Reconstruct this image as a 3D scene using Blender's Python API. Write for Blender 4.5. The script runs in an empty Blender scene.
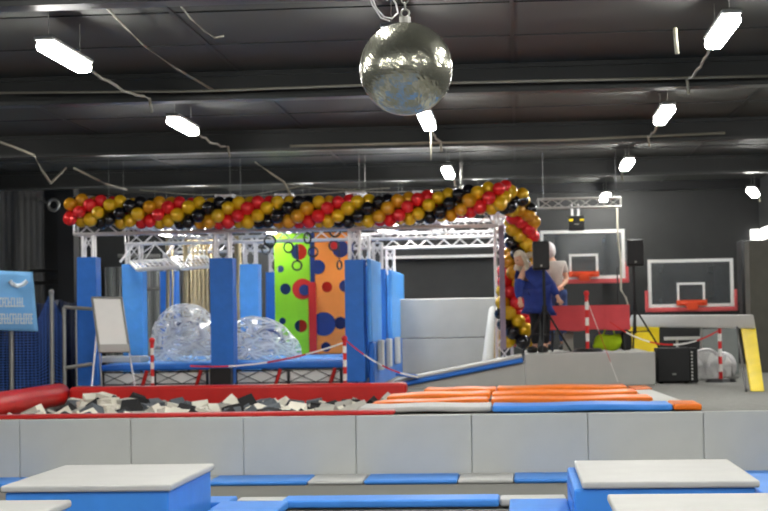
import bpy, bmesh, math, random
from mathutils import Vector, Matrix, Euler
random.seed(7)
PI = math.pi
SC = bpy.context.scene
COL = SC.collection

# ------------------------------------------------------------------ camera
F = 1634.0
CAM = Vector((0, 0, 1.7))
yc = Vector((134, -61.5, -F)).normalized()
u = Vector((-0.017, 1.0, 0.0)); u.z = -(u.x*yc.x + u.y*yc.y)/yc.z
zc = u.normalized(); xc = yc.cross(zc)
R = Matrix((xc, yc, zc))            # camera coords -> world
cam = bpy.data.cameras.new('camera'); cam_o = bpy.data.objects.new('camera', cam); COL.objects.link(cam_o)
cam_o.matrix_world = Matrix.Translation(CAM) @ R.to_4x4()
cam.sensor_width = 36; cam.lens = F*36/768; cam.clip_end = 200
cam.dof.use_dof = True; cam.dof.focus_distance = 9.6; cam.dof.aperture_fstop = 4.3
SC.camera = cam_o

def at(px, py, Y):
    """point on the upright plane at depth Y seen at a pixel of the photograph"""
    d = R @ Vector((px-384, -(py-255.5), -F))
    return CAM + d*(Y/d.y)
def X(px, Y, py=330): return at(px, py, Y).x
def Z(py, Y, px=384): return at(px, py, Y).z

# --------------------------------------------------------------- materials
def lin(c): return tuple((x/12.92 if x <= .04045 else ((x+.055)/1.055)**2.4) for x in (v/255 for v in c))
MATS = {}
def mat(name, rgb, rough=.5, metal=0, var=.08, scale=6, bump=0, emit=0, alpha=None, trans=0, coat=0, spec=.5, ior=1.45):
    m = bpy.data.materials.new(name); m.use_nodes = True
    nt = m.node_tree; b = nt.nodes['Principled BSDF']
    c = lin(rgb)
    tc = nt.nodes.new('ShaderNodeTexCoord')
    n = nt.nodes.new('ShaderNodeTexNoise'); n.inputs['Scale'].default_value = scale; n.inputs['Detail'].default_value = 4
    nt.links.new(tc.outputs['Object'], n.inputs['Vector'])
    r = nt.nodes.new('ShaderNodeValToRGB')
    r.color_ramp.elements[0].position = .3; r.color_ramp.elements[1].position = .7
    r.color_ramp.elements[0].color = (*[x*(1-var) for x in c], 1); r.color_ramp.elements[1].color = (*[min(1, x*(1+var)) for x in c], 1)
    nt.links.new(n.outputs['Fac'], r.inputs['Fac']); nt.links.new(r.outputs['Color'], b.inputs['Base Color'])
    b.inputs['Roughness'].default_value = rough; b.inputs['Metallic'].default_value = metal
    b.inputs['Specular IOR Level'].default_value = spec; b.inputs['IOR'].default_value = ior
    b.inputs['Coat Weight'].default_value = coat
    if trans: b.inputs['Transmission Weight'].default_value = trans
    if alpha is not None: b.inputs['Alpha'].default_value = alpha
    if emit:
        b.inputs['Emission Color'].default_value = (1, .985, .93, 1); b.inputs['Emission Strength'].default_value = emit
    if bump:
        bp = nt.nodes.new('ShaderNodeBump'); bp.inputs['Strength'].default_value = bump; bp.inputs['Distance'].default_value = .03
        nt.links.new(n.outputs['Fac'], bp.inputs['Height']); nt.links.new(bp.outputs['Normal'], b.inputs['Normal'])
    MATS[name] = m
    return m
M_pad = mat('grey_vinyl', (190, 192, 189), .45, var=.03, scale=3, bump=.15)
M_padd = mat('grey_vinyl_top', (190, 190, 187), .5, var=.04, scale=3, bump=.2)
M_grey2 = mat('stage_vinyl', (178, 178, 174), .5, var=.04, scale=3, bump=.1)
M_blue = mat('blue_vinyl', (64, 140, 228), .45, var=.06, scale=4, bump=.2)
M_blue_d = mat('royal_blue_vinyl', (38, 112, 206), .45, var=.08, scale=5, bump=.5)
M_blue_l = mat('light_and_lit_blue_vinyl', (84, 160, 240), .45, var=.08, scale=5, bump=.5)  # lighter blue, also the painted lit-side tone of the right row
M_red = mat('red_vinyl', (196, 34, 30), .35, var=.1, scale=3, bump=.3)
M_orange = mat('orange_vinyl', (240, 120, 20), .4, var=.08, scale=4, bump=.3)
M_yellow = mat('yellow_vinyl', (236, 208, 20), .45, var=.07, scale=4, bump=.4)
M_carpet = mat('grey_carpet', (134, 134, 130), .9, var=.12, scale=14, bump=.2)
M_court = mat('dark_court_floor', (120, 118, 112), .7, var=.12, scale=3)
M_bed = mat('trampoline_bed', (108, 107, 101), .6, var=.08, scale=2)
M_ceil = mat('charcoal_ceiling', (53, 54, 52), .55, var=.14, scale=.8, bump=.1)
M_ceil2 = mat('beam_paint', (34, 36, 36), .45, var=.15, scale=2)
M_lip = mat('lit_beam_flange', (54, 56, 55), .35, var=.2, scale=3)  # lower flange coloured lighter, as the lit edge of the beam
M_wall = mat('charcoal_wall', (52, 53, 53), .65, var=.1, scale=1.5)
M_black = mat('black_wall', (30, 31, 33), .6, var=.2, scale=1.5)
M_blk = mat('black_plastic', (17, 18, 20), .45, var=.1)
M_grille = mat('speaker_grille', (28, 29, 31), .6, var=.3, scale=60)
M_alu = mat('aluminium', (226, 224, 226), .35, .35, var=.05)
M_steel = mat('galvanised_steel', (150, 150, 146), .45, .6, var=.1)
M_dsteel = mat('dark_steel', (58, 58, 60), .5, .5, var=.1)
M_white = mat('white_paint', (232, 232, 230), .45, var=.02)
M_board = mat('whiteboard', (246, 245, 242), .3, var=.02)
M_banner = mat('light_blue_banner', (124, 186, 240), .6, var=.06, scale=2, bump=.3)
M_ink = mat('white_print', (215, 228, 238), .6, var=.03)
M_navy = mat('navy_tarpaulin', (26, 36, 62), .6, var=.3, scale=4, bump=.4)
M_net = mat('blue_net', (66, 104, 178), .7, var=.1)
M_green = mat('lime_panel', (150, 222, 40), .45, var=.03)
M_opanel = mat('orange_panel', (250, 148, 62), .45, var=.03)
M_rpanel = mat('red_panel', (206, 40, 34), .45, var=.05)
M_npanel = mat('navy_panel', (30, 56, 118), .5, var=.1)
M_rope = mat('beige_rope', (176, 160, 126), .8, var=.15, scale=40)
M_cable = mat('grey_cable', (150, 146, 132), .6, var=.1)
M_foamw = mat('white_foam', (226, 222, 208), .85, var=.05)
M_foaml = mat('light_grey_foam', (172, 170, 162), .85, var=.06)
M_foamg = mat('dark_grey_foam', (92, 98, 104), .85, var=.1)
M_foamb = mat('black_foam', (34, 34, 36), .85, var=.1)
M_cloth = mat('red_cloth', (216, 78, 84), .75, var=.06, scale=4, bump=.3)
M_lime = mat('lime_fabric', (176, 208, 20), .8, var=.1, scale=8, bump=.4)
M_acryl = mat('board_glass', (110, 116, 120), .12, var=.05, alpha=.22)
M_pink = mat('board_padding', (214, 88, 90), .5, var=.06)
M_hoop = mat('hoop_orange', (222, 74, 30), .4, var=.05)
M_tape_r = mat('tape_red', (214, 40, 40), .5); M_tape_w = mat('tape_white', (236, 234, 230), .5)
M_tubelit = mat('lamp_diffuser', (255, 255, 255), .3, emit=42)
M_lampbody = mat('lamp_housing', (150, 150, 148), .5)
M_brown = mat('brown_duct', (84, 82, 74), .6, var=.1)
M_wood = mat('pale_wood', (176, 150, 110), .6, var=.12, scale=8)
M_skin = mat('skin', (206, 158, 132), .5, var=.03)
M_hair = mat('blonde_hair', (216, 204, 180), .7, var=.2, scale=50, bump=.6)
M_coat = mat('blue_coat_fabric', (34, 54, 128), .8, var=.15, scale=9, bump=.5)
M_tee = mat('grey_tee_fabric', (168, 164, 158), .85, var=.06, scale=8, bump=.4)
M_jean = mat('denim', (52, 74, 122), .85, var=.15, scale=20)
M_trou = mat('black_trousers', (22, 22, 26), .85, var=.1)
M_eye = mat('eye_dark', (30, 24, 20), .2)
M_sil = mat('polished_silver', (244, 244, 242), .4, .1, var=.05, scale=8, bump=.4)
def balloon_mat(n, c): return mat(n, c, .22, .25, var=.03, coat=.5)
M_bal = {'red': balloon_mat('pearl_red', (222, 36, 40)), 'gold': balloon_mat('pearl_gold', (216, 172, 22)),
         'black': balloon_mat('pearl_black', (20, 20, 26)), 'amber': balloon_mat('pearl_amber', (206, 144, 20))}
M_mirror = mat('mirror_tile', (176, 176, 160), .2, .85, var=.1, scale=30)

# clear pvc: mostly see-through with white wrinkles
def make_pvc():
    m = bpy.data.materials.new('clear_pvc'); m.use_nodes = True; nt = m.node_tree
    for n_ in list(nt.nodes): nt.nodes.remove(n_)
    N = nt.nodes.new; L = nt.links.new
    tc = N('ShaderNodeTexCoord'); mp = N('ShaderNodeMapping'); mp.inputs['Scale'].default_value = (.9, .9, 2.2); mp.inputs['Rotation'].default_value = (.3, .5, 0); L(tc.outputs['Object'], mp.inputs[0])
    v = N('ShaderNodeTexVoronoi'); v.feature = 'DISTANCE_TO_EDGE'; v.inputs['Scale'].default_value = 3.6; L(mp.outputs[0], v.inputs['Vector'])
    r = N('ShaderNodeMapRange'); r.inputs[1].default_value = .0; r.inputs[2].default_value = .2; r.inputs[3].default_value = .6; r.inputs[4].default_value = .04; L(v.outputs['Distance'], r.inputs[0])
    fr = N('ShaderNodeLayerWeight'); fr.inputs[0].default_value = .25
    ad = N('ShaderNodeMath'); ad.operation = 'MULTIPLY_ADD'; ad.inputs[1].default_value = .35; ad.use_clamp = True; L(fr.outputs['Facing'], ad.inputs[0]); L(r.outputs[0], ad.inputs[2])
    di = N('ShaderNodeBsdfDiffuse'); di.inputs[0].default_value = (1, 1, .98, 1)
    tl = N('ShaderNodeBsdfTranslucent'); tl.inputs[0].default_value = (1, 1, .98, 1)
    gl = N('ShaderNodeBsdfGlossy'); gl.inputs['Roughness'].default_value = .12
    a = N('ShaderNodeMixShader'); a.inputs[0].default_value = .5; L(di.outputs[0], a.inputs[1]); L(tl.outputs[0], a.inputs[2])
    g = N('ShaderNodeMixShader'); g.inputs[0].default_value = .15; L(a.outputs[0], g.inputs[1]); L(gl.outputs[0], g.inputs[2])
    tr = N('ShaderNodeBsdfTransparent'); x = N('ShaderNodeMixShader'); L(ad.outputs[0], x.inputs[0]); L(tr.outputs[0], x.inputs[1]); L(g.outputs[0], x.inputs[2])
    o = N('ShaderNodeOutputMaterial'); L(x.outputs[0], o.inputs[0])
    return m
M_pvc = make_pvc()
def striped(name, c0, c1, scale, axis='X', rough=.6):
    m = bpy.data.materials.new(name); m.use_nodes = True; nt = m.node_tree; b = nt.nodes['Principled BSDF']
    tc = nt.nodes.new('ShaderNodeTexCoord'); w = nt.nodes.new('ShaderNodeTexWave'); w.bands_direction = axis; w.inputs['Scale'].default_value = scale
    w.inputs['Distortion'].default_value = .3
    r = nt.nodes.new('ShaderNodeValToRGB'); r.color_ramp.elements[0].color = (*lin(c0), 1); r.color_ramp.elements[1].color = (*lin(c1), 1)
    nt.links.new(tc.outputs['Object'], w.inputs['Vector']); nt.links.new(w.outputs['Fac'], r.inputs['Fac'])
    nt.links.new(r.outputs['Color'], b.inputs['Base Color']); b.inputs['Roughness'].default_value = rough
    bp = nt.nodes.new('ShaderNodeBump'); bp.inputs['Strength'].default_value = .5; bp.inputs['Distance'].default_value = .03
    nt.links.new(w.outputs['Fac'], bp.inputs['Height']); nt.links.new(bp.outputs['Normal'], b.inputs['Normal'])
    return m
M_corr = striped('corrugated_grey', (120, 122, 122), (176, 178, 176), 1.6, 'X')
M_corrd = striped('corrugated_dark', (18, 19, 20), (32, 33, 35), .8, 'Y')
M_brick = mat('painted_block_wall', (50, 51, 51), .7, var=.06, scale=5)

# ----------------------------------------------------------------- helpers
def box(bm, c, s, rot=None):
    """box with centre c and full sizes s"""
    m = Matrix.Translation(Vector(c))
    if rot is not None: m = m @ (Euler(rot).to_matrix().to_4x4() if not isinstance(rot, Matrix) else rot.to_4x4())
    m = m @ Matrix.Diagonal((s[0], s[1], s[2], 1))
    bmesh.ops.create_cube(bm, size=1, matrix=m)
def bb(bm, x0, x1, y0, y1, z0, z1): box(bm, ((x0+x1)/2, (y0+y1)/2, (z0+z1)/2), (x1-x0, y1-y0, z1-z0))
def tube(bm, p0, p1, r, seg=8, r2=None):
    p0, p1 = Vector(p0), Vector(p1); d = p1-p0; L = d.length
    if L < 1e-5: return
    q = d.to_track_quat('Z', 'Y').to_matrix().to_4x4()
    bmesh.ops.create_cone(bm, cap_ends=True, segments=seg, radius1=r, radius2=r if r2 is None else r2, depth=L, matrix=Matrix.Translation((p0+p1)/2) @ q)
def ball(bm, c, r, seg=12, sc=(1, 1, 1), rot=None):
    m = Matrix.Translation(Vector(c))
    if rot is not None: m = m @ Euler(rot).to_matrix().to_4x4()
    bmesh.ops.create_uvsphere(bm, u_segments=seg, v_segments=max(6, seg*2//3), radius=r, matrix=m @ Matrix.Diagonal((*sc, 1)))
def path(bm, pts, r, seg=6):
    """a smooth tube swept through points"""
    pts = [Vector(p) for p in pts]; rings = []
    for i, p in enumerate(pts):
        t = (pts[min(i+1, len(pts)-1)] - pts[max(i-1, 0)]).normalized()
        q = t.to_track_quat('Z', 'Y')
        rings.append([bm.verts.new(p + q @ Vector((r*math.cos(2*PI*k/seg), r*math.sin(2*PI*k/seg), 0))) for k in range(seg)])
    for a, b in zip(rings, rings[1:]):
        # align ring starts to avoid twist
        off = min(range(seg), key=lambda o: (a[0].co-b[o].co).length)
        for k in range(seg): bm.faces.new((a[k], a[(k+1) % seg], b[(k+1+off) % seg], b[(k+off) % seg]))
    bm.faces.new(rings[0][::-1]); bm.faces.new(rings[-1])
def sag(a, b, d, n=12, wob=0):
    a, b = Vector(a), Vector(b)
    return [a.lerp(b, i/n) + Vector((0, 0, -d*4*(i/n)*(1-i/n) + (random.uniform(-wob, wob) if 0 < i < n else 0))) for i in range(n+1)]
def torus(bm, c, R_, r, n=24, seg=6, rot=(PI/2, 0, 0)):
    e = Euler(rot).to_matrix(); c = Vector(c); rings = []
    for i in range(n):
        a = 2*PI*i/n; d = Vector((math.cos(a), math.sin(a), 0))
        rings.append([bm.verts.new(c + e @ (d*(R_+r*math.cos(2*PI*k/seg)) + Vector((0, 0, r*math.sin(2*PI*k/seg))))) for k in range(seg)])
    for i in range(n):
        a, b = rings[i], rings[(i+1) % n]
        for k in range(seg): bm.faces.new((a[k], b[k], b[(k+1) % seg], a[(k+1) % seg]))
def wpos(o):
    v = Vector((0, 0, 0))
    while o is not None: v = v + o.location; o = o.parent
    return v
def BM(): return bmesh.new()
def obj(name, bm, m, parent=None, bevel=0, smooth=False, base=None, seg=3):
    """bm is in world coordinates; the object's origin goes to its base"""
    bmesh.ops.recalc_face_normals(bm, faces=bm.faces)
    if parent is not None: off = wpos(parent); loc = Vector((0, 0, 0))
    else:
        if base is None:
            xs = [v.co for v in bm.verts]
            lo = [min(p[i] for p in xs) for i in range(3)]; hi = [max(p[i] for p in xs) for i in range(3)]
            base = ((lo[0]+hi[0])/2, (lo[1]+hi[1])/2, lo[2])
        off = Vector(base); loc = Vector(base)
    bmesh.ops.translate(bm, verts=bm.verts, vec=-off)
    me = bpy.data.meshes.new(name); bm.to_mesh(me); bm.free()
    me.materials.append(m)
    if smooth:
        for p in me.polygons: p.use_smooth = True
    o = bpy.data.objects.new(name, me); COL.objects.link(o); o.location = loc; o.parent = parent
    if bevel:
        bv = o.modifiers.new('bevel', 'BEVEL'); bv.width = bevel; bv.segments = seg; bv.limit_method = 'ANGLE'; bv.harden_normals = False
        for p in me.polygons: p.use_smooth = True
        w = o.modifiers.new('wn', 'WEIGHTED_NORMAL')
    return o
def tag(o, label, cat, group=None, kind=None):
    o['label'] = label; o['category'] = cat
    if group: o['group'] = group
    if kind: o['kind'] = kind
    return o
def thing(name, label, cat, loc, group=None):
    o = bpy.data.objects.new(name, None); COL.objects.link(o); o.location = loc; o.empty_display_size = .2
    return tag(o, label, cat, group)
def struct(name, bm, m, **k):
    o = obj(name, bm, m, **k); o['kind'] = 'structure'; return o
def dup(root, loc, label=None, group=None, rotz=None):
    r = root.copy(); COL.objects.link(r); r.location = loc
    if label: r['label'] = label
    if group: r['group'] = group
    if rotz is not None: r.rotation_euler = (0, 0, rotz)
    for ch in list(root.children):
        c = ch.copy(); COL.objects.link(c); c.parent = r
        for g in list(ch.children):
            d = g.copy(); COL.objects.link(d); d.parent = c
    return r
def truss(bm, p0, p1, w, h=None, r=.024, step=.3, d=.012):
    """four-chord lattice between two points; w across, h tall"""
    h = h or w; p0, p1 = Vector(p0), Vector(p1); ax = (p1-p0).normalized()
    up = Vector((0, 0, 1)) if abs(ax.z) < .9 else Vector((0, 1, 0))
    sd = ax.cross(up).normalized(); up = sd.cross(ax).normalized()
    L = (p1-p0).length; n = max(1, round(L/step)); o = [sd*w/2+up*h/2, sd*w/2-up*h/2, -sd*w/2-up*h/2, -sd*w/2+up*h/2]
    for q in o: tube(bm, p0+q, p1+q, r, 8)
    for f in range(4):
        a, b = o[f], o[(f+1) % 4]
        for i in range(n):
            s, e = p0+ax*L*i/n, p0+ax*L*(i+1)/n
            if i % 2: tube(bm, s+b, e+a, d, 5)
            else: tube(bm, s+a, e+b, d, 5)
    for e in (p0, p1):
        for f in range(4): tube(bm, e+o[f], e+o[(f+1) % 4], d*1.3, 5)

# ------------------------------------------------------------- hall shell
PZ = .66; SZ = 1.15; YW = 17.6; CZ = 4.45; XL = -9.4; XR = 5.0; YB = 34.2; YF = -8
b = BM(); bb(b, XL, XR, YF, YB, -.1, 0); struct('floor', b, M_court)
b = BM(); bb(b, XL, XR, YF, YB, CZ, CZ+.1); struct('ceiling', b, M_ceil)
b = BM(); bb(b, XL-.2, XR+.2, YB, YB+.2, -.1, CZ+.1); struct('wall_back', b, M_brick)
b = BM(); bb(b, XL-.2, XL, YF, YB, -.1, CZ+.1); struct('wall_left', b, M_corrd)
b = BM(); bb(b, XR, XR+.2, YF, YB, -.1, CZ+.1); struct('wall_right', b, M_wall)
b = BM(); bb(b, XL-.2, XR+.2, YF-.2, YF, -.1, CZ+.1); struct('wall_front', b, M_wall)
PXL = -6.6; PXR = X(392, 20); PYB = 23.3
b = BM(); bb(b, PXR, XR, YW, PYB, .001, PZ); bb(b, XL, PXL, YW, PYB, .001, PZ); bb(b, XL, XR, PYB, YB, .001, PZ); bb(b, PXL, PXR, YW, YW+.08, .001, PZ)
struct('floor_platform', b, M_carpet)
# roof beams
n = 1
for k, Y in enumerate((1.2, 6.7, 12.2, 17.7, 23.2, 28.7)):
    b = BM(); bb(b, XL, XR, Y-.015, Y+.015, CZ-.28, CZ); bb(b, XL, XR, Y-.05, Y+.15, CZ-.05, CZ)
    struct('trim_%d' % n, b, M_ceil2); n += 1
    b = BM(); bb(b, XL, XR, Y-.12, Y+.12, CZ-.32, CZ-.28); struct('trim_%d' % n, b, M_lip); n += 1
# ceiling panel seams
b = BM()
for Y in (14.2, 15.9, 19.6, 21.4, 25.2, 27): bb(b, XL, XR, Y-.02, Y+.02, CZ-.012, CZ)
for x in range(-9, 5, 3): bb(b, x-.02, x+.02, 10, YB, CZ-.012, CZ)
struct('trim_%d' % n, b, M_ceil2); n += 1
# ceiling-to-wall edge at the back, white strip on the back wall
b = BM(); bb(b, XL, XR, YB-.25, YB, CZ-.18, CZ); struct('trim_%d' % n, b, M_black); n += 1
b = BM(); bb(b, X(385, 33.9), X(497, 33.9), 33.9, 34.18, Z(258, 34, 440), Z(255.4, 34, 440)); struct('trim_%d' % n, b, M_white); n += 1
# dark lower left wall framing and rails
for py in (271, 283):
    b = BM(); tube(b, at(-40, py-1, 31), at(66, py, 31), .035); o = obj('wall_rail', b, M_dsteel)
    tag(o, 'dark steel rail high on the left, %s one, behind the blue banner' % ('upper' if py == 271 else 'lower'), 'rail')
b = BM(); bb(b, X(60, 30.5), X(76, 30.5), 30.4, 30.8, PZ, CZ); struct('wall_left_pier', b, M_black)
b = BM(); bb(b, XL, X(60, 32), 32.0, 32.1, PZ, CZ); struct('wall_left_return', b, M_corrd)
# corrugated light panelling on the far wall behind the columns
b = BM()
x0, x1 = X(100, 33.5), X(216, 33.5)
for i in range(40):
    xx = x0+(x1-x0)*i/40; bb(b, xx, xx+(x1-x0)/80, 33.95, 34.1, PZ, 2.9)
bb(b, x0, x1, 34.05, 34.19, PZ, 2.9)
tag(obj('corrugated_panel', b, M_corr), 'grey corrugated sheet panelling on the far wall behind the blue columns', 'wall panel')
for i, (xa, xb, py) in enumerate(((100, 125, 303), (146, 160, 289), (118, 160, 256))):
    b = BM(); tube(b, at(xa, py, 33.6), at(xb, py, 33.6), .04); tag(obj('wall_rail', b, M_steel), ['pale rail low on the corrugated panelling at far left', 'short pale rail between the second and third blue columns', 'pale rail across the top of the corrugated panelling'][i], 'rail')
# slatted beige rack behind the ropes
t = thing('slatted_rack', 'beige slatted rack standing behind the hanging ropes', 'rack', (X(200, 33.2), 33.2, PZ))
b = BM()
for px in range(188, 217, 4): bb(b, X(px, 33.2), X(px+1.6, 33.2), 33.1, 33.3, PZ, Z(240, 33.2, 200))
obj('upright_slats', b, M_rope, t)
b = BM()
for py in (262, 280, 296, 312, 330): bb(b, X(188, 33.3), X(216, 33.3), 33.3, 33.34, Z(py, 33.3, 200)-.05, Z(py, 33.3, 200)+.05)
obj('shelf_boards', b, M_padd, t)

t = thing('wall_horn', 'small round pale fitting on an arm high on the left wall', 'wall fitting', at(52, 208, 29.5))
b = BM(); p = at(53.5, 205, 29.5); torus(b, p, .1, .03, 20, 8); obj('round_head', b, M_steel, t)
b = BM(); tube(b, at(39, 200, 29.6), at(50, 204, 29.5), .02); tube(b, at(39, 200, 29.6), at(39.5, 200, 31.95), .02); obj('arm', b, M_steel, t)
# right end: pier, window, brown duct
b = BM(); bb(b, X(751, 29), XR-.01, 29, 29.6, PZ, Z(241, 29, 755)); tag(obj('block_pier', b, M_brown), 'grey brown block pier at the right edge of the hall', 'pier')
b = BM(); bb(b, X(740, 31), X(754, 31), 30.6, 31.2, Z(303, 31, 745), Z(241, 31, 745)); bb(b, X(741, 31), X(752, 31), 30.7, 31.2, Z(302, 31, 745)-.35, Z(303, 31, 745)); tag(obj('ventilation_duct', b, M_black, bevel=.02), 'dark box duct hung beside the block pier right of the backboards', 'duct')
p0 = at(751, 240, 34.1); p1 = at(768, 229, 34.1)
b = BM(); bb(b, p0.x, XR-.002, 34.12, 34.19, p0.z, p1.z); o = struct('window_1', b, mat('lit_window', (255, 255, 255), .4, emit=1.3))
b = BM(); bb(b, XR-.03, XR-.001, 29.8, 33.8, p0.z-.02, p1.z); o = struct('window_2', b, MATS['lit_window'])

# ------------------------------------------------------------------ lamps
LZ = 1.7 + 2.5
M_on = M_tubelit
M_tubedim = mat('fill_lamp_diffuser', (255, 255, 255), .3, emit=16)  # weaker glow for the added fill lamps
def make_lamp(loc, label, group, clen=2.8, rotz=0, zc=None):
    x, y, z = loc; zc = zc or CZ
    t = thing('strip_light', label, 'ceiling light', (x, y, z), group)
    b = BM(); bb(b, x-.085, x+.085, y-.67, y+.67, z+.01, z+.055); obj('housing', b, M_lampbody, t, bevel=.02)
    b = BM(); bb(b, x-.078, x+.078, y-.64, y+.64, z-.075, z+.01); obj('diffuser', b, M_on, t, bevel=.036)
    for s_ in (-.5, .5):
        b = BM(); tube(b, (x, y+s_, z+.05), (x, y+s_, zc), .0035, 5); obj('hanger', b, M_steel, t)
    if clen:
        b = BM(); torus(b, (x, y+.76, z+.0), .035, .014, 12, 6); pts = sag((x, y+.66, z+.0), (x+.03, y+.6+clen, z+.03), .05, 9, .02)
        path(b, pts+[Vector((x+.05, y+.62+clen, z-.12))], .016); obj('cable', b, M_cable, t)
    t.rotation_euler = (0, 0, rotz)
    return t
VG = 'strip lights in view'
for px, py, Y, cl_, lab in ((722, 29, 14.1, 2.6, 'nearest lit strip light of the right row, at the top right'), (664, 113, 20.0, 2.2, 'second lit strip light of the right row'),
        (627, 163, 26.6, 1.3, 'third lit strip light of the right row'), (605, 196, 33.2, 0, 'farthest lit strip light of the right row, over the lighting truss'),
        (396, 42, 14.1, 0, 'lit strip light behind the top left edge of the mirror ball'), (427, 119, 20.0, 2.2, 'lit strip light just below the mirror ball'), (448, 171, 26.6, 1.2, 'small lit strip light below right of the mirror ball'),
        (65, 54, 14.1, 2.6, 'nearest lit strip light of the left row, at the top left'), (183, 124, 20.0, 2.4, 'second lit strip light of the left row')):
    p = at(px, py, Y); make_lamp(p, lab, VG, cl_)
p = at(753, 191, 30); make_lamp(p, 'lit strip light near the far right corner, above the block pier', VG, .6, -.2)
first = make_lamp((1.8, -5, LZ), 'lit strip light on the ceiling above the trampolines, outside the view', 'strip lights outside the view', 0)
for x in (1.8, -1.2, -4.2, -7.2, 4.3):
    for Y in (-5, 0, 4.6, 9.4):
        if (x, Y) != (1.8, -5): dup(first, (x, Y, LZ))
for x, Y in ((-7.6, 12.5), (4.4, 12.6), (4.55, 19), (4.55, 24.6), (-8.9, 18.5), (-8.9, 23.5)): dup(first, (x, Y, LZ), 'unseen strip light near a side wall, filling in light from outside the view')  # those beyond the low wall are added, unseen, to brighten the rear
M_on = M_tubedim  # added lamps, hidden by the garland, to brighten the frame
for x, Y in ((-6.6, 26.6), (-4.6, 26.6), (-2.5, 26.6), (-6.6, 30), (-4.6, 30), (-2.5, 30), (-.9, 27.4)):
    make_lamp((x, Y, 3.5 if Y < 28 else 3.42), 'added fill strip light hidden inside the truss frame behind the balloon garland', 'added fill lights behind the garland', 0)
M_on = M_tubelit  # stronger hidden lamps added to light the back wall
for x, Y, z in ((-.7, 30.5, 3.78), (-2.2, 31.2, 3.66), (-6.4, 32.6, 3.7), (-4.2, 32.6, 3.7)):
    make_lamp((x, Y, z), 'added fill strip light at the rear of the hall, hidden behind the balloon garland', 'added fill lights at the rear', 0)
# cables lying over the ceiling
def cable(pts, label, r=.012, m=None):
    b = BM(); path(b, pts, r); return tag(obj('ceiling_cable', b, m or M_cable, smooth=True), label, 'cable')
cable([at(107, 8, 13.5), at(125, 27, 14.2), at(142, 44, 15.1), at(175, 68, 16.4), at(213, 90, 17.5)], 'long pale cable sweeping down the ceiling between the two left strip lights', .012)
cable([at(180, 5, 13.5), at(190, 18, 13.9), at(204, 31, 14.4), at(215, 38, 14.6), at(224, 36, 14.6)], 'short cable hooked at top, right of the long pale ceiling cable', .01)
cable([at(0, 142, 21), at(14, 147, 21.1), at(34, 155, 21.3), at(42, 170, 22), at(51, 183, 22.3), at(66, 168, 22.6)], 'pale cable dangling in a v shape at the far left', .018)
cable([at(74, 168, 23.4), at(98, 180, 24), at(106, 184, 24.3), at(127, 190, 24.8)], 'knotted pale cable above the left end of the balloons', .016)
cable([at(255, 162, 23.4), at(272, 174, 23.8), at(284, 182, 24), at(291, 196, 24.2)], 'short pale cable hanging above the balloons left of centre', .016)
cable(sag(at(86, 196, 25), at(300, 186, 25), .14, 16, .012), 'thin wire slung behind the left half of the garland', .009)
cable(sag(at(140, 190, 25.2), at(390, 188, 25.2), .1, 16, .012), 'thin wire slung over the middle of the garland', .009)
cable(sag(at(286, 184, 25.1), at(510, 181, 25.1), .14, 16, .012), 'thin wire slung over the right half of the garland', .009)
cable([at(675, 28, 13.9), at(677, 54, 13.9)], 'short pale rod hanging near the top right strip light', .02)
cable([at(431, 130, 20), at(431, 160, 20)], 'thin straight wire hanging beneath the mirror ball', .012)
cable([at(0, 93, 17.4), at(200, 91, 17.4), at(400, 84, 17.4), at(768, 76, 17.4)], 'pale conduit running along the nearer roof beam', .015)
cable([at(290, 146, 23), at(430, 143, 23), at(560, 140, 23), at(725, 133, 23)], 'pale conduit running along the farther roof beam', .02)

# ------------------------------------------------------------ mirror ball
YM = 8.7
c = at(406, 69, YM); r = 47*c.y/F*1.0
t = thing('mirror_ball', 'large mirror ball hanging from the ceiling at top centre', 'mirror ball', (c.x, c.y, c.z-r))
b = BM(); bmesh.ops.create_uvsphere(b, u_segments=96, v_segments=52, radius=r, matrix=Matrix.Translation(c))
for v in b.verts:
    if abs(v.co.z-c.z) < r*.98: v.co += Vector([random.gauss(0, .0004) for _ in range(3)])
obj('tiled_sphere', b, M_mirror, t)
b = BM(); tube(b, c+Vector((0, 0, r-.005)), c+Vector((0, 0, r+.03)), .03, 12); torus(b, c+Vector((0, 0, r+.05)), .022, .006, 12)
obj('crown_cap', b, M_steel, t)
b = BM(); z = c.z+r+.07; i = 0
while z < CZ-.02:
    torus(b, (c.x, c.y, z+.02), .018, .005, 10, 5, rot=(PI/2, 0, 0 if i % 2 else PI/2)); z += .032; i += 1
obj('chain', b, M_steel, t)
# safety wire loop slung from the ceiling down to the ball
b = BM(); pts = [Vector((c.x-.22, c.y, CZ)), at(368, -14, YM), at(376, 8, YM), at(384, 17, YM), at(392, 18.5, YM), at(398, 13, YM), at(396, 4, YM), at(389, -8, YM), Vector((c.x-.1, c.y, CZ))]
path(b, pts, .006); obj('safety_wire', b, M_alu, t, smooth=True)
b = BM(); pts = [Vector((c.x-.25, c.y+.02, CZ)), at(366, -10, YM), at(373, 6, YM), at(381, 18, YM), at(390, 21, YM)]
path(b, pts, .005); obj('safety_wire', b, M_alu, t, smooth=True)

# ------------------------------------------------------- long low pad wall
seams = [-97, 20.5, 131.5, 244, 356.5, 472, 588, 704, 822]
wl = ['grey vinyl pad facing the low wall at the far left edge', 'grey wall pad under the left end of the foam pit', 'grey wall pad behind the left padded box',
      'grey wall pad below the middle of the foam pit', 'grey wall pad below the nearest left orange mat', 'grey wall pad at centre right, left of the right box',
      'grey wall pad directly behind the right padded box', 'grey wall pad at the far right edge']
for i in range(8):
    x0, x1 = X(seams[i], YW-.05, 450), X(seams[i+1], YW-.05, 450)
    b = BM(); bb(b, x0+.002, x1-.002, YW-.085, YW-.002, .01, PZ+.01)
    tag(obj('wall_pad', b, M_pad, bevel=.012), wl[i], 'wall pad', 'grey pads along the low wall')

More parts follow.
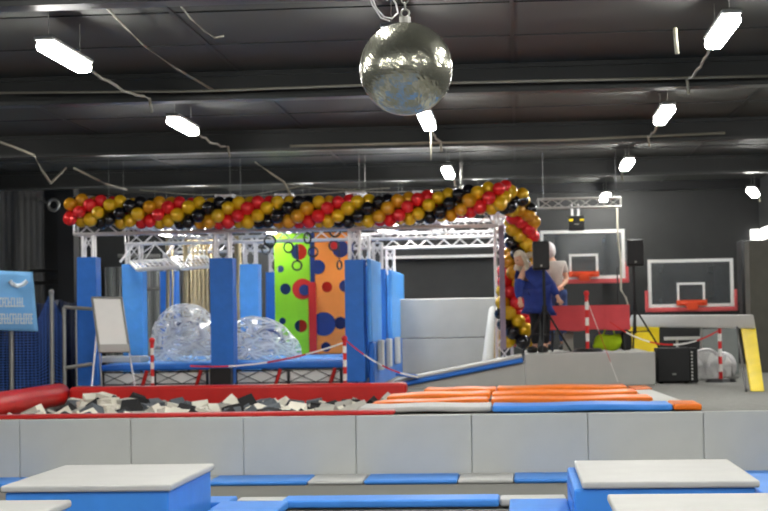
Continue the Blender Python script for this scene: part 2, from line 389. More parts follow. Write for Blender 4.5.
# -------------------------------------------------------------- foam pit
def roll(name, p0, p1, r, m, label, cat, sz=1):
    b = BM(); n = 24; pts = [Vector(p0).lerp(Vector(p1), i/n) for i in range(n+1)]
    path(b, pts, r, 16)
    return tag(obj(name, b, m, smooth=True), label, cat)
roll('pit_bolster', (PXL-.08, YW+.3, PZ+.02), (PXL-.08, PYB+.1, PZ+.02), .17, M_red, 'thick red bolster along the left side of the foam pit', 'bolster')
b = BM(); bb(b, PXL+.1, X(406, PYB+.1), PYB-.05, PYB+.3, .3, Z(385, PYB, 240)); tag(obj('pit_pad', b, M_red, bevel=.05), 'long red padded edge along the back of the foam pit', 'pit pad')
b = BM(); bb(b, PXL, X(395, YW+.1, 412), YW-.02, YW+.22, PZ+.012, PZ+.055); tag(obj('pit_pad', b, M_red, bevel=.015), 'flat red pad strip along the front rim of the foam pit', 'pit pad')
b = BM(); bb(b, PXR-.06, PXR, YW+.3, PYB-.06, .05, PZ-.02); tag(obj('pit_pad', b, M_red), 'red pad lining the right side of the foam pit', 'pit pad')
foam = [('white', M_foamw, 9), ('light grey', M_foaml, 4), ('dark grey', M_foamg, 4), ('black', M_foamb, 6)]
cube_me = {}
S = .22
for nm, m, w in foam:
    b = BM(); box(b, (0, 0, 0), (S, S, S)); me = bpy.data.meshes.new('foam_cube'); b.to_mesh(me); b.free(); me.materials.append(m); cube_me[nm] = me
def heap(x, y):
    fx = (x-PXL)/(PXR-PXL); fy = (y-YW)/(PYB-YW)
    return .42 + .09*math.exp(-((fx-.2)/.16)**2)*fy + .03*math.sin(x*3.1+y*2)
bag = [n_ for n_, m, w in foam for _ in range(w)]
b = BM()
for i in range(900):
    x = random.uniform(PXL+.2, PXR-.2); y = random.uniform(YW+.3, PYB-.25)
    box(b, (x, y, heap(x, y)-random.uniform(.16, .34)), (S, S, S), (random.uniform(0, 3), random.uniform(0, 3), random.uniform(0, 3)))
o = obj('foam_cube_filling', b, M_foamb); tag(o, 'lower layer of foam cubes filling the pit beneath the top ones', 'foam cubes', kind='stuff')  # all black, painting the shade in gaps between the top cubes
nx, ny = 19, 15; k = 0
where = {'white': 'white foam cube lying loose on top of the pit heap', 'light grey': 'light grey foam cube lying loose on top of the pit heap', 'dark grey': 'dark slate grey foam cube lying loose on top of the pit heap', 'black': 'black foam cube lying loose on top of the pit heap'}
for iy in range(ny):
    for ix in range(nx):
        x = PXL+.2+(PXR-PXL-.4)*(ix+.5+random.uniform(-.35, .35))/nx
        y = YW+.36+(PYB-YW-.62)*(iy+.5+random.uniform(-.35, .35))/ny
        nm = random.choice(bag)
        o = bpy.data.objects.new('foam_cube', cube_me[nm]); COL.objects.link(o)
        o.location = (x, y, heap(x, y)+random.uniform(-.1, .1)); o.rotation_euler = (random.uniform(0, 3), random.uniform(0, 3), random.uniform(0, 3))
        tag(o, where[nm], 'foam cube', nm+' foam cubes in the pit')

# ------------------------------------------------------ floor-level pads
def pad(x0, x1, y0, y1, z0, z1, m, label, group=None, name='floor_pad', bev=.02, cat='floor pad'):
    b = BM(); bb(b, x0, x1, y0, y1, z0, z1); return tag(obj(name, b, m, bevel=bev), label, cat, group)
G1 = 'floor pads against the low wall'
segs = [(-70, 18, M_blue, 'blue floor pad at the foot of the low wall, far left edge'), (19, 200, M_padd, 'grey floor pad behind the left padded box'),
        (201, 303, M_blue, 'blue floor pad at the wall foot, right of the left box'), (303.8, 360, M_padd, 'short grey floor pad at the wall foot, left of centre'),
        (361, 456, M_blue, 'blue floor pad at the wall foot, centre of the view'), (457, 513, M_padd, 'short grey floor pad at the wall foot, right of centre'),
        (514, 610, M_blue, 'blue floor pad at the wall foot touching the right box'), (611, 752, M_padd, 'grey floor pad hidden behind the right padded box'),
        (753, 850, M_blue, 'blue floor pad at the far right edge by the low wall')]
for a, c_, m, l in segs: pad(X(a, 16.5, 480), X(c_, 16.5, 480), 16.78, 17.5, .005, .05, m, l, G1)
b = BM(); bb(b, XL+.2, XR-.2, 14.87, 16.52, .001, .03)
tag(obj('trampoline_bed', b, M_bed), 'grey woven trampoline bed between the two rows of floor pads', 'trampoline bed')
G2 = 'floor pads of the nearer row'
pad(X(280, 14.4, 500), X(499, 14.4, 500), 14.42, 14.85, .04, .11, M_blue, 'long blue floor pad in the near row, centre of the view', G2)
pad(X(236, 14.6, 500), X(284, 14.6, 500), 14.55, 14.85, .03, .1, M_padd, 'short grey floor pad left of the long blue one', G2)
pad(X(500, 14.6, 500), X(566, 14.6, 500), 14.55, 14.85, .03, .1, M_padd, 'short grey floor pad right of the long blue one', G2)
pad(X(205, 13.6, 505), X(276, 13.6, 505), 12.2, 14.35, .045, .12, M_blue, 'blue floor pad beside the right side of the left box', G2)
pad(X(509, 13.6, 505), X(570, 13.6, 505), 12.2, 14.35, .045, .12, M_blue, 'blue floor pad beside the left side of the right box', G2)
pad(X(205, 14.8, 500), X(235, 14.8, 500), 14.42, 14.95, .03, .1, M_blue, 'small blue floor pad at the back corner of the left box', G2)
pad(X(748, 14.8, 480), X(830, 14.8, 480), 12.2, 15.6, .1, .2, M_blue, 'blue mat at the right edge beside the right box', G2)
b = BM(); bb(b, XL+.2, XR-.2, 12.3, 14.36, .001, .03)
tag(obj('trampoline_bed', b, M_bed), 'grey woven trampoline bed between the padded boxes, along the bottom edge', 'trampoline bed')
b = BM(); bb(b, XL+.2, XR-.2, 16.53, 16.77, .001, .004); tag(obj('shadow_gap_strip', b, M_black), 'black frame strip standing for the shadow gap between the far floor pads and the trampoline bed', 'shadow gap')  # black colour stands in for shade in the gap below the pads
# pads of the courts the mirror ball looks down on
GL = 'floor pads around the trampolines nearer than the view'
for Y in (10.6, 8.2, 5.8, 3.4):
    for i, x in enumerate((-6.3, -4.2, -2.1, 0, 2.1)):
        m, l = (M_padd, 'pale grey floor pad between trampolines, nearer than the view') if (i+int(Y)) % 3 == 0 else (M_blue, 'blue floor pad between trampolines, nearer than the view')
        pad(x-.9, x+.9, Y-.22, Y+.22, .03, .11, m, l, GL)
        pad(x-1.25, x-.93, Y-1.9+.0, Y-.3, .03, .1, M_blue if (i+int(Y)) % 2 else M_padd, 'floor pad running lengthwise between trampolines, nearer than the view', GL)

# -------------------------------------------------------- padded boxes
def padbox(label, x0, x1, y0, y1, h, skew=0):
    t = thing('padded_box', label, 'gym box', ((x0+x1)/2, (y0+y1)/2, .032))
    b = BM(); bb(b, x0+.03-skew, x1-.03, y0+.03, y1-.03, .032, h-.055); obj('blue_body', b, M_blue, t, bevel=.02)
    b = BM(); bb(b, x0, x1, y0, y1, h-.055, h); obj('grey_lid', b, M_padd, t, bevel=.018)
    b = BM(); bb(b, x0+.025-skew, x0+.045-skew, y0+.05, y1-.05, h-.2, h-.17); obj('side_seam', b, M_blue_d, t)
    return t
hb = .44
def Yz(px, py, z):
    d = R @ Vector((px-384, -(py-255.5), -F)); return CAM + d*((z-CAM.z)/d.z)
A0 = Yz(0, 486, hb); A1 = Yz(210, 463.5, hb)
padbox('blue padded box with pale grey lid, back left foreground', A0.x, Yz(168, 486, hb).x, A0.y, A1.y, hb)
B0 = Yz(582, 482, hb); B1 = Yz(726, 459, hb)
padbox('blue padded box with pale grey lid, back right foreground', B0.x, Yz(761, 481, hb).x, B0.y, B1.y, hb, .09)
C1 = Yz(72, 499.5, hb); padbox('nearest left blue box, only a lid corner in view', C1.x-1.3, C1.x, C1.y-2, C1.y, hb)
D1 = Yz(607, 494, hb); padbox('nearest right blue box with grey lid along the bottom edge', D1.x, D1.x+1.35, D1.y-2, D1.y, hb)

# ----------------------------------------------------- platform pads right
def mat_strip(pxa, pxb, y0, y1, zt, th, m, label, group, skew=0, name='trampoline_pad', taper=0, turn=0):
    x0, x1 = X(pxa, y0, 400), X(pxb, y0, 400)
    b = BM(); bb(b, x0, x1, y0, y1, zt-th, zt)
    bmesh.ops.subdivide_edges(b, edges=[e for e in b.edges if abs((e.verts[0].co-e.verts[1].co).x) > .5], cuts=9)
    for v in b.verts:
        f = (v.co.x-x0)/(x1-x0)
        v.co.y -= turn*(1-f)*(x1-x0); v.co.z += .006*math.sin(f*9+y0*3) - taper*(1-f)**3
        if v.co.y > (y0+y1)/2: v.co.x += skew
    return tag(obj(name, b, m, bevel=.025), label, 'trampoline pad', group)
GO = 'orange trampoline pads on the platform'
mat_strip(371, 488, 18.9, 19.5, PZ+.1, .085, M_orange, 'orange pad on the left, nearest the low wall', GO, taper=.03, turn=.055)
mat_strip(387, 490, 20.3, 21.0, PZ+.11, .09, M_orange, 'orange pad on the left, second from the low wall', GO, taper=.02, turn=.05)
mat_strip(424, 496, 21.8, 22.6, PZ+.1, .085, M_orange, 'short orange pad on the left, farthest from the low wall', GO, turn=.06)
mat_strip(491, 653, 18.9, 19.55, PZ+.1, .085, M_orange, 'long orange pad on the right, nearest the low wall', GO)
mat_strip(492, 638, 20.4, 21.1, PZ+.1, .085, M_orange, 'long orange pad on the right, middle one', GO)
mat_strip(497, 628, 22.0, 22.7, PZ+.1, .085, M_orange, 'long orange pad on the right by the stage foot', GO)
mat_strip(492, 673, 17.63, 18.35, PZ+.09, .07, M_blue, 'blue pad strip on the rim of the low wall', 'rim pads', )
mat_strip(673.5, 702, 17.63, 18.35, PZ+.09, .07, M_orange, 'orange corner pad at the right end of the blue rim strip', 'rim pads')
mat_strip(358, 491, 17.84, 18.7, PZ+.08, .06, M_padd, 'worn pale grey pad strip on the rim, left of the blue one', 'rim pads')
b = BM(); bb(b, X(500, 18.6, 400), X(652, 18.6, 400), 18.4, 23.2, PZ+.002, PZ+.02); tag(obj('trampoline_bed', b, M_foamb), 'black trampoline bed under the orange pads', 'trampoline bed')
# grey diagonal pad right of the orange ones and an orange end piece
b = BM(); q = [at(632, 388, 23), at(652, 388, 23), at(692, 402, 18.9), at(662, 404, 18.7)]
def quadpad(name, pts, z0, z1, m, label, cat, group=None):
    b = BM(); lo = [b.verts.new((p.x, p.y, z0)) for p in pts]; hi = [b.verts.new((p.x, p.y, z1)) for p in pts]
    b.faces.new(lo); b.faces.new(hi)
    for i in range(4): b.faces.new((lo[i], lo[(i+1) % 4], hi[(i+1) % 4], hi[i]))
    return tag(obj(name, b, m, bevel=.01), label, cat, group)
zt = PZ+.06
quadpad('trampoline_pad', [Yz(634, 390, zt), Yz(650, 389, zt), Yz(690, 403, zt), Yz(655, 404, zt)], PZ+.002, zt, M_padd, 'pale grey slanting pad right of the orange pads', 'trampoline pad')
quadpad('trampoline_pad', [Yz(628, 386, zt), Yz(646, 385, zt), Yz(652, 388, zt), Yz(636, 389, zt)], PZ+.002, zt, M_orange, 'small orange corner pad near the subwoofer', 'trampoline pad', GO)

# ----------------------------------------------------------------- stage
YS = 24.4
xs0, xs1 = X(525, YS, 370), X(655.5, YS, 370)
b = BM(); bb(b, xs0+.01, xs1-.03, YS+.06, 27.7, PZ+.001, SZ-.01); tag(obj('stage_deck', b, M_grey2, bevel=.01), 'grey stage platform carrying the red table and the people', 'stage')
b = BM(); bb(b, xs0+.008, xs1, YS, YS+.055, PZ+.002, SZ+.005); tag(obj('stage_pad', b, M_grey2, bevel=.02), 'long grey pad on the front face of the stage', 'stage pad')
# ramp wedge left of the stage
t = thing('ramp_wedge', 'grey foam wedge ramp with blue top rising to the stage', 'ramp', ((X(460, YS)), YS+.6, PZ+.001))
a = X(396, YS, 385); zr0, zr1 = Z(388, YS, 400), SZ+.03
b = BM(); y0, y1 = YS+.02, YS+1.0
V = [b.verts.new(p) for p in ((a, y0, PZ+.002), (xs0, y0, PZ+.002), (xs0, y0, SZ-.13), (a, y1, PZ+.002), (xs0, y1, PZ+.002), (xs0, y1, SZ-.13))]
for f in ((0, 1, 2), (3, 5, 4), (0, 3, 4, 1), (1, 4, 5, 2), (2, 5, 3, 0)): b.faces.new([V[i] for i in f])
obj('wedge_body', b, M_grey2, t)
P0 = Vector((a-.02, 0, PZ+.01)); P1 = Vector((xs0-.02, 0, SZ-.125)); d = (P1-P0).normalized(); nrm = Vector((-d.z, 0, d.x))
def slab(bm, P0, P1, y0, y1, th):
    d = (P1-P0).normalized(); n_ = Vector((-d.z, 0, d.x))*th
    v = [bm.verts.new((p.x, y, p.z)) for y in (y0, y1) for p in (P0, P1, P1+n_, P0+n_)]
    for f in ((0, 1, 2, 3), (7, 6, 5, 4), (0, 4, 5, 1), (1, 5, 6, 2), (2, 6, 7, 3), (3, 7, 4, 0)): bm.faces.new([v[i] for i in f])
b = BM(); slab(b, P0, P1, YS-.05, YS+1.0, .07); obj('ramp_mat', b, M_blue_d, t, bevel=.02)
b = BM(); slab(b, P0+nrm*.072, P1+nrm*.072, YS-.02, YS+1.0, .045); obj('ramp_top_mat', b, M_padd, t, bevel=.015)
b = BM(); box(b, (X(407, YS, 383), YS-.02, PZ+.2), (.32, .25, .05), (0, .15, 0)); tag(obj('folded_mat', b, M_blue_d, bevel=.015), 'small blue mat at the foot of the ramp', 'mat')

# grey pad wall behind
YP = 30.8; zz = [PZ+.002, Z(338, YP, 450), Z(298, YP, 450)]
for i, (z0, z1, l) in enumerate(((zz[0], zz[1], 'lower grey pad of the far pad wall behind the ramp'), (zz[1], zz[2], 'upper grey pad of the far pad wall behind the ramp'))):
    b = BM(); bb(b, X(398, YP), X(500, YP), YP, YP+.12, z0+.004, z1-.004); tag(obj('wall_pad', b, M_grey2, bevel=.02), l, 'wall pad', 'far pad wall')
b = BM(); p0 = at(486, 357, 29.6); p1 = at(494.5, 308, 30.2); tube(b, Vector((p0.x, 29.6, PZ+.05)), Vector((p1.x, 30.3, p1.z)), .1, 14); 
tag(obj('rolled_mat', b, M_padd, bevel=.05), 'cream rolled mat leaning against the far pad wall by the garland', 'rolled mat')
b = BM(); p0 = at(505, 356, 28.5); slab(b, Vector((X(498, 28.5), 0, PZ+.01)), Vector((X(502.5, 28.5), 0, 2.35)), 28.4, 28.9, .1)
tag(obj('leaning_board', b, M_wood, bevel=.01), 'thin brown board leaning upright beside the garland foot', 'board')
# pale curtain strip at the right end of the truss frame
b = BM()
for i in range(5): pass
cx = X(503, 25.2); 
for i in range(4):
    x_ = cx-.04+.02*i
    bb(b, x_, x_+.022, 25.2+.02*math.sin(i*2), 25.23+.02*math.sin(i*2), SZ+.05, Z(225, 25.2, 500))
tag(obj('pale_drape', b, mat('pale_pink_drape', (150, 136, 152), .8)), 'narrow pale pink drape hanging behind the garland column', 'drape')

# ------------------------------------------------------- ninja truss frame
TZ0, TZ1 = 3.06, 3.34
rows = [24.8, 28.1, 31.8]
colpx = {'left': (77, 99, 122, 147, 160, 178), 'mid': (210, 236, 240, 259, 266, 281)}
def column(label, xc, Y, w, ztop, m, dpt=.34, side=None, zb=PZ+.001):
    t = thing('truss_column', label, 'padded column', (xc, Y, zb), 'padded truss columns')
    b = BM(); truss(b, (xc, Y, zb), (xc, Y, TZ0-.002), w-.14, w-.14, .024, .28, .012); obj('truss', b, M_alu, t)
    b = BM(); bb(b, xc-w/2, xc+w/2, Y-dpt/2, Y+dpt/2, PZ+.1, ztop)
    bmesh.ops.subdivide_edges(b, edges=b.edges[:], cuts=3)
    for v in b.verts: v.co += Vector((random.uniform(-.008, .008), random.uniform(-.008, .008), 0))
    obj('column_pad', b, m, t, bevel=.012)
    b = BM(); bb(b, xc-w/2-.04, xc+w/2+.04, Y-w/2-.04, Y+w/2+.04, PZ+.001, PZ+.03); obj('base_plate', b, M_dsteel, t)
    return t
lab = {('left', 0): 'blue padded column at the far left front of the frame', ('left', 1): 'blue padded column right of the flip chart, left row', ('left', 2): 'rear blue padded column of the left row behind the left bubble ball',
       ('mid', 0): 'front blue padded column between the two bubble balls', ('mid', 1): 'second blue column in the middle row, behind the right bubble ball', ('mid', 2): 'rear dark blue column left of the lime climbing panel'}
spec = {('left', 0): (77, 96, 257, M_blue_d), ('left', 1): (122, 143, 264, M_blue_l), ('left', 2): (160, 176, 271, M_blue_d),
        ('mid', 0): (210, 233, 258, M_blue_d), ('mid', 1): (240, 259, 264, M_blue_l), ('mid', 2): (266, 281, 272, M_blue_d)}
cols = {}
for k, (xa, xb, yt, m) in spec.items():
    Y = rows[k[1]]; x0, x1 = X(xa, Y-.17, 310), X(xb, Y-.17, 310)
    column(lab[k], (x0+x1)/2, Y, x1-x0, Z(yt, Y-.17, (xa+xb)/2), m); cols[k] = (x0+x1)/2
# right row: padded pairs with long side pads, lit sides painted lighter blue
YR = [24.8, 26.4, 28.9, 31.8]
xr = []
for j, (px, pxb) in enumerate(((345, 364), (360, 377), (374, 387.5), (386, 401))):
    Y = YR[j]; x0, x1 = X(px, Y-.17, 310), X(pxb, Y-.17, 310); xr.append(((x0+x1)/2, x0, x1))
x1f = xr[0][2]; w = xr[0][2]-xr[0][1]
for j in range(4):
    Y = YR[j]; xx = x1f-w/2
    lbs = ['front blue padded column of the right row, beside the orange panel', 'second padded column of the right row', 'third padded column of the right row, shaded blue tone', 'rear padded column of the right row, by the pad wall']
    column(lbs[j], xx, Y, w, Z([259, 266, 269, 275][j], Y-.17, 380), [M_blue_d, M_blue_l, M_blue_d, M_blue_l][j])
b = BM(); bb(b, x1f+.045, x1f+.11, YR[0]-.1, YR[1]+.1, PZ+.7, Z(259, YR[0], 360)); tag(obj('side_pad', b, M_blue_l, bevel=.02), 'tall side pad in lit-side blue joining the first two right columns', 'side pad', 'blue side pads of the right row')
b = BM(); bb(b, x1f+.045, x1f+.11, YR[2]-.1, YR[3]+.1, PZ+.7, Z(270, YR[2], 390)); tag(obj('side_pad', b, M_blue_l, bevel=.02), 'tall side pad in lit-side blue joining the last two right columns', 'side pad', 'blue side pads of the right row')
b = BM(); bb(b, x1f+.045, x1f+.13, YR[0], YR[3]+.4, PZ+.002, PZ+.69); tag(obj('side_pad', b, M_blue_d, bevel=.02), 'low blue side pad along the foot of the right row', 'side pad', 'blue side pads of the right row')
for j, Y in enumerate((25.3, 26.9, 28.8)):
    b = BM(); bb(b, x1f+.135, x1f+.22, Y, Y+.35, PZ+.25, PZ+.72); tag(obj('grey_bumper', b, M_pad, bevel=.02), ['front', 'middle', 'rear'][j]+' of three small grey bumpers on the low blue side pad', 'bumper', 'grey bumpers')
# beams
def beam(label, p0, p1, w=.26):
    b = BM(); truss(b, p0, p1, w, TZ1-TZ0, .024, .32, .012); return tag(obj('truss_beam', b, M_alu), label, 'truss beam', 'overhead truss beams')
zb = (TZ0+TZ1)/2+.03; xe = X(498, 24.8, 230)
bl = ['front overhead truss beam running under the balloon garland', 'second overhead cross beam of the truss frame', 'third overhead cross beam, farthest visible on the right']
for j, Y in enumerate(rows): beam(bl[j], (cols[('left', 0)]-.2, Y, zb), (xe, Y, zb))
for nm, xx in (('left', cols[('left', 0)]), ('middle', cols[('mid', 0)]), ('right', x1f-w/2)):
    beam('overhead truss beam running back over the %s column row' % nm, (xx, rows[0]+.2, zb+.29), (xx, rows[2]+.4, zb+.29))
beam('slanting overhead beam above the grey pad wall', (X(424, 25), 25.1, zb+.29), (X(440, 31), 31.5, zb+.29))
beam('overhead truss beam running back above the lime climbing panel', (X(285, 25), 25.1, zb+.29), (X(302, 31), 31.5, zb+.29))
beam('overhead truss beam running back at the right end of the frame', (xe+.0, 25.0, zb+.29), (xe, 31.6, zb+.29))
b = BM(); truss(b, (xe+.05, 26.4, PZ+.001), (xe+.05, 26.4, TZ1), .24, .24, .024, .3); tag(obj('truss_post', b, M_alu), 'truss post hidden behind the balloon column at the right end', 'truss post')
# LED strip cans on the frame: hooks and clamps
for px, py, Y in ((471, 222, 24.6), (474, 245, 27.9), (477, 237, 27.9)):
    pass

# --------------------------------------------- decks inside the frame
def deck(label, pxa, pxb, y0, y1, Yb):
    x0, x1 = X(pxa, y0, 365), X(pxb, y0, 365); z1 = Z(362.5, y0, 220); z0 = z1-.11
    t = thing('raised_trampoline', label, 'trampoline', ((x0+x1)/2, (y0+y1)/2, PZ+.001))
    b = BM(); bb(b, x0, x1, y0, y1, z0, z1-.012)
    obj('edge_pad', b, M_blue_d, t, bevel=.03)
    b = BM(); bb(b, x0+.08, x1-.08, y0+.1, y1-.1, z1-.012, z1); obj('top_mat', b, M_blue_l, t)
    L = x1-x0; n_ = max(2, round(L/.45)); b = BM()
    for i in range(n_):
        xa, xb = x0+L*i/n_, x0+L*(i+1)/n_
        tube(b, (xa, y0-.01, z0-.02), (xb, y0-.01, PZ+.1), .007, 5); tube(b, (xa, y0-.01, PZ+.1), (xb, y0-.01, z0-.02), .007, 5)
    tube(b, (x0, y0-.01, PZ+.1), (x1, y0-.01, PZ+.1), .009, 6); tube(b, (x0, y0-.01, z0-.02), (x1, y0-.01, z0-.02), .009, 6)
    obj('lattice_brace', b, M_dsteel, t)
    for i in range(n_//2+1):
        for yy in (y0, y1-.1):
            b = BM(); xx = x0+.03+(L-.06)*i/(n_//2); tube(b, (xx, yy, PZ+.002), (xx, yy, z0), .022, 8); obj('leg', b, M_dsteel, t)
    for i in (1, 2):
        b = BM(); xx = x0+L*(i*2-1)/4+.2; tube(b, (xx, y0, PZ+.002), (xx+.1, y0, z0), .03, 8); obj('red_brace', b, M_red, t)
    return t, x0, x1, z1
tL, dl0, dl1, DZ = deck('left raised blue trampoline deck carrying the taller bubble ball', 101, 209, 24.9, 27.6, 0)
tR, dr0, dr1, _ = deck('right raised blue trampoline deck carrying the smaller bubble ball', 234, 343, 24.9, 27.6, 0)
b = BM(); bb(b, X(130, 30), X(344, 30), 28.8, 31.0, PZ+.3, DZ-.02); tag(obj('landing_mat', b, M_blue_l, bevel=.03), 'wide light blue landing mat behind the decks under the climbing panels', 'landing mat')
b = BM(); bb(b, X(92, 25.8), X(346, 25.8), 24.925, 24.94, PZ+.002, DZ-.15); tag(obj('white_skirt', b, M_white), 'white sheet skirt seen beneath the raised decks', 'skirt')
b = BM(); bb(b, X(210, 24.4), X(231, 24.4), 24.3, 24.55, PZ+.003, Z(368, 24.4, 220)); tag(obj('column_shoe', b, M_blk, bevel=.02), 'black ballast box at the foot of the front middle column', 'ballast box')
b = BM(); bb(b, X(100, 26), X(146, 26), 25.6, 26.2, DZ+.001, DZ+.1); tag(obj('gym_mat', b, M_padd, bevel=.02), 'cream mat lying on the left deck behind the flip chart', 'mat')

# ------------------------------------------------------------ bubble balls
def bubble(label, px0, px1, pyt, Y, lean):
    x0, x1 = X(px0, Y), X(px1, Y); zt = Z(pyt, Y, (px0+px1)/2); xc_ = (x0+x1)/2; rx = (x1-x0)/2; H = zt-DZ
    t = thing('bubble_ball', label, 'inflatable bubble ball', (xc_, Y, DZ+.002))
    def shell(k, n_=28, m_=16, bumps=True):
        b = BM(); g = []
        for j in range(m_+1):
            ph = PI*j/m_; row = []
            for i in range(n_):
                th = 2*PI*i/n_
                rr = math.sin(ph)**.8
                x_ = math.cos(th)*rr; y_ = math.sin(th)*rr; z_ = -math.cos(ph)
                bu = 1+(.05*math.cos(7*th+4*z_) if bumps else 0)
                hh_ = (max(z_, -.5)+.5)/1.5; zz_ = DZ+.01+H*hh_*k + (1-k)*H*.3
                zz_ = max(DZ+.012, zz_+.5*lean*x_*H*hh_)
                row.append(b.verts.new((xc_+x_*rx*k*bu*(1-.12*hh_)+lean*rx*hh_*k, Y+y_*rx*k*bu*.9, zz_)))
            g.append(row)
        for j in range(m_):
            for i in range(n_):
                b.faces.new((g[j][i], g[j][(i+1) % n_], g[j+1][(i+1) % n_], g[j+1][i]))
        bmesh.ops.remove_doubles(b, verts=b.verts, dist=.002)
        return b
    obj('outer_shell', shell(1), M_pvc, t, smooth=True)
    obj('inner_shell', shell(.66), M_pvc, t, smooth=True)
    b = BM(); random.seed(int(px0))
    for i in range(60):   # cords tying the two shells together
        th = random.uniform(0, 2*PI); ph = random.uniform(.7, 2.7)
        def P(k):
            rr = math.sin(ph)**.8
            zc_ = -math.cos(ph)
            hq = (max(zc_, -.5)+.5)/1.5; return Vector((xc_+math.cos(th)*rr*rx*k*(1-.12*hq)+lean*rx*hq*k, Y+math.sin(th)*rr*rx*k*.9, max(DZ+.02, DZ+.01+H*hq*k+(1-k)*H*.3+.5*lean*math.cos(th)*rr*H*hq)))
        tube(b, P(.68), P(.97), .009, 6)
    obj('tie_cords', b, M_white, t)
    b = BM()
    for k in range(2): path(b, [(xc_+rx*.45*math.cos(a_), Y+(.1-.35*k)*rx, DZ+H*.4+H*.3*math.sin(a_)) for a_ in [i*.35 for i in range(9)]], .02)
    obj('harness_strap', b, M_npanel, t, smooth=True)
    return t
bubble('taller clear inflatable bubble ball on the left blue deck', 151, 222, 304, 26.2, -.02)
bubble('lower sagging clear bubble ball on the right blue deck', 232, 303, 317, 26.2, -.22)

# ---------------------------------------------------------- climbing walls
def holed(name, x0, x1, z0, z1, Y, holes, m, parent, th=.04):
    cu = bpy.data.curves.new(name, 'CURVE'); cu.dimensions = '2D'; cu.fill_mode = 'BOTH'; cu.extrude = th/2
    def sp(pts):
        s = cu.splines.new('POLY'); s.points.add(len(pts)-1); s.use_cyclic_u = True
        for i, p in enumerate(pts): s.points[i].co = (p[0], p[1], 0, 1)
    sp([(x0, z0), (x1, z0), (x1, z1), (x0, z1)])
    for (hx, hz, hr) in holes: sp([(hx+hr*math.cos(-a*PI/16), hz+hr*math.sin(-a*PI/16)) for a in range(32)])
    tmp = bpy.data.objects.new('tmp', cu); COL.objects.link(tmp)
    bpy.context.view_layer.update()
    me = bpy.data.meshes.new_from_object(tmp.evaluated_get(bpy.context.evaluated_depsgraph_get()))
    bpy.data.objects.remove(tmp); bpy.data.curves.remove(cu)
    b = BM(); b.from_mesh(me); bpy.data.meshes.remove(me)
    for v in b.verts: v.co = Vector((v.co.x, Y+v.co.z, v.co.y))
    return obj(name, b, m, parent)
YC = 30.4
def H(px, py, rp): p = at(px, py, YC); return (p.x, p.z, rp*YC/F)
zc0, zc1 = Z(354, YC, 310), Z(233, YC, 310)
t = thing('climbing_board', 'lime green climbing panel with round holes', 'climbing panel', (X(294, YC), YC, zc0))
gx0, gx1 = X(275.5, YC), X(311, YC)
holed('panel_face', gx0, gx1, zc0, zc1, YC, [H(299, 252, 8.2), H(285.5, 289, 5.6), H(301, 326, 6.4), H(282.5, 321, 3.4), H(280.5, 269, 3.6)], M_green, t)
b = BM(); bb(b, gx0, X(296, YC), YC+.45, YC+.5, zc0, zc1); obj('backing_board', b, M_npanel, t)
b = BM(); bb(b, X(296.5, YC), gx1+.1, YC+.45, YC+.5, zc0, zc1); o = obj('backing_board', b, M_rpanel, t); o['label'] = 'red backing board'
b = BM(); h = H(306, 289, 10.5); tube(b, (h[0]-.06, YC-.03, h[1]), (h[0]-.06, YC-.023, h[1]), h[2], 32); o = obj('red_disc', b, M_rpanel, t)
b = BM(); h = H(308, 290, 5.5); tube(b, (h[0]-.06, YC-.05, h[1]), (h[0]-.06, YC-.032, h[1]), h[2], 24); obj('blue_disc', b, M_npanel, t)
t = thing('climbing_board', 'orange climbing panel with round holes', 'climbing panel', (X(331, YC), YC, zc0))
ox0, ox1 = X(316, YC), X(352, YC)
holed('panel_face', ox0, ox1, zc0, zc1, YC, [H(340.5, 249, 8.6), H(327, 287, 5.4), H(345, 286, 6), H(340.5, 323, 6.4), H(326, 347, 5)], M_opanel, t)
b = BM(); bb(b, ox0, ox1, YC+.45, YC+.5, zc0, zc1); obj('backing_board', b, M_npanel, t)
for (px, py, r_, m, l) in ((318, 267, 7.2, M_npanel, 'navy_disc'), (324, 324, 12, M_npanel, 'navy_disc'), (333, 245.5, 4.6, M_rpanel, 'red_disc')):
    h = H(px, py, r_); b = BM(); yo = .028 if l != 'red_disc' else .034
    tube(b, (h[0], YC-yo-.005, h[1]), (h[0], YC-yo+.006, h[1]), h[2], 28); obj(l, b, m, t)
h = H(327, 287, 5.4); b = BM(); tube(b, (h[0], YC+.3, h[1]), (h[0], YC+.32, h[1]), h[2]*1.4, 24); obj('red_disc', b, M_rpanel, t)
b = BM(); bb(b, X(309.5, YC), X(317, YC), YC-.09, YC-.035, zc0, Z(283, YC, 312)); bb(b, 0, 0, 0, 0, 0, 0) if False else None
tag(obj('edge_strip', b, M_rpanel, bevel=.01), 'tall red strip between the two climbing panels, lower half', 'edge strip')
b = BM(); bb(b, X(311.2, YC), X(315.8, YC), YC-.03, YC+.03, Z(282, YC, 312), zc1); tag(obj('edge_strip', b, M_npanel), 'tall navy strip between the two climbing panels, upper half', 'edge strip')

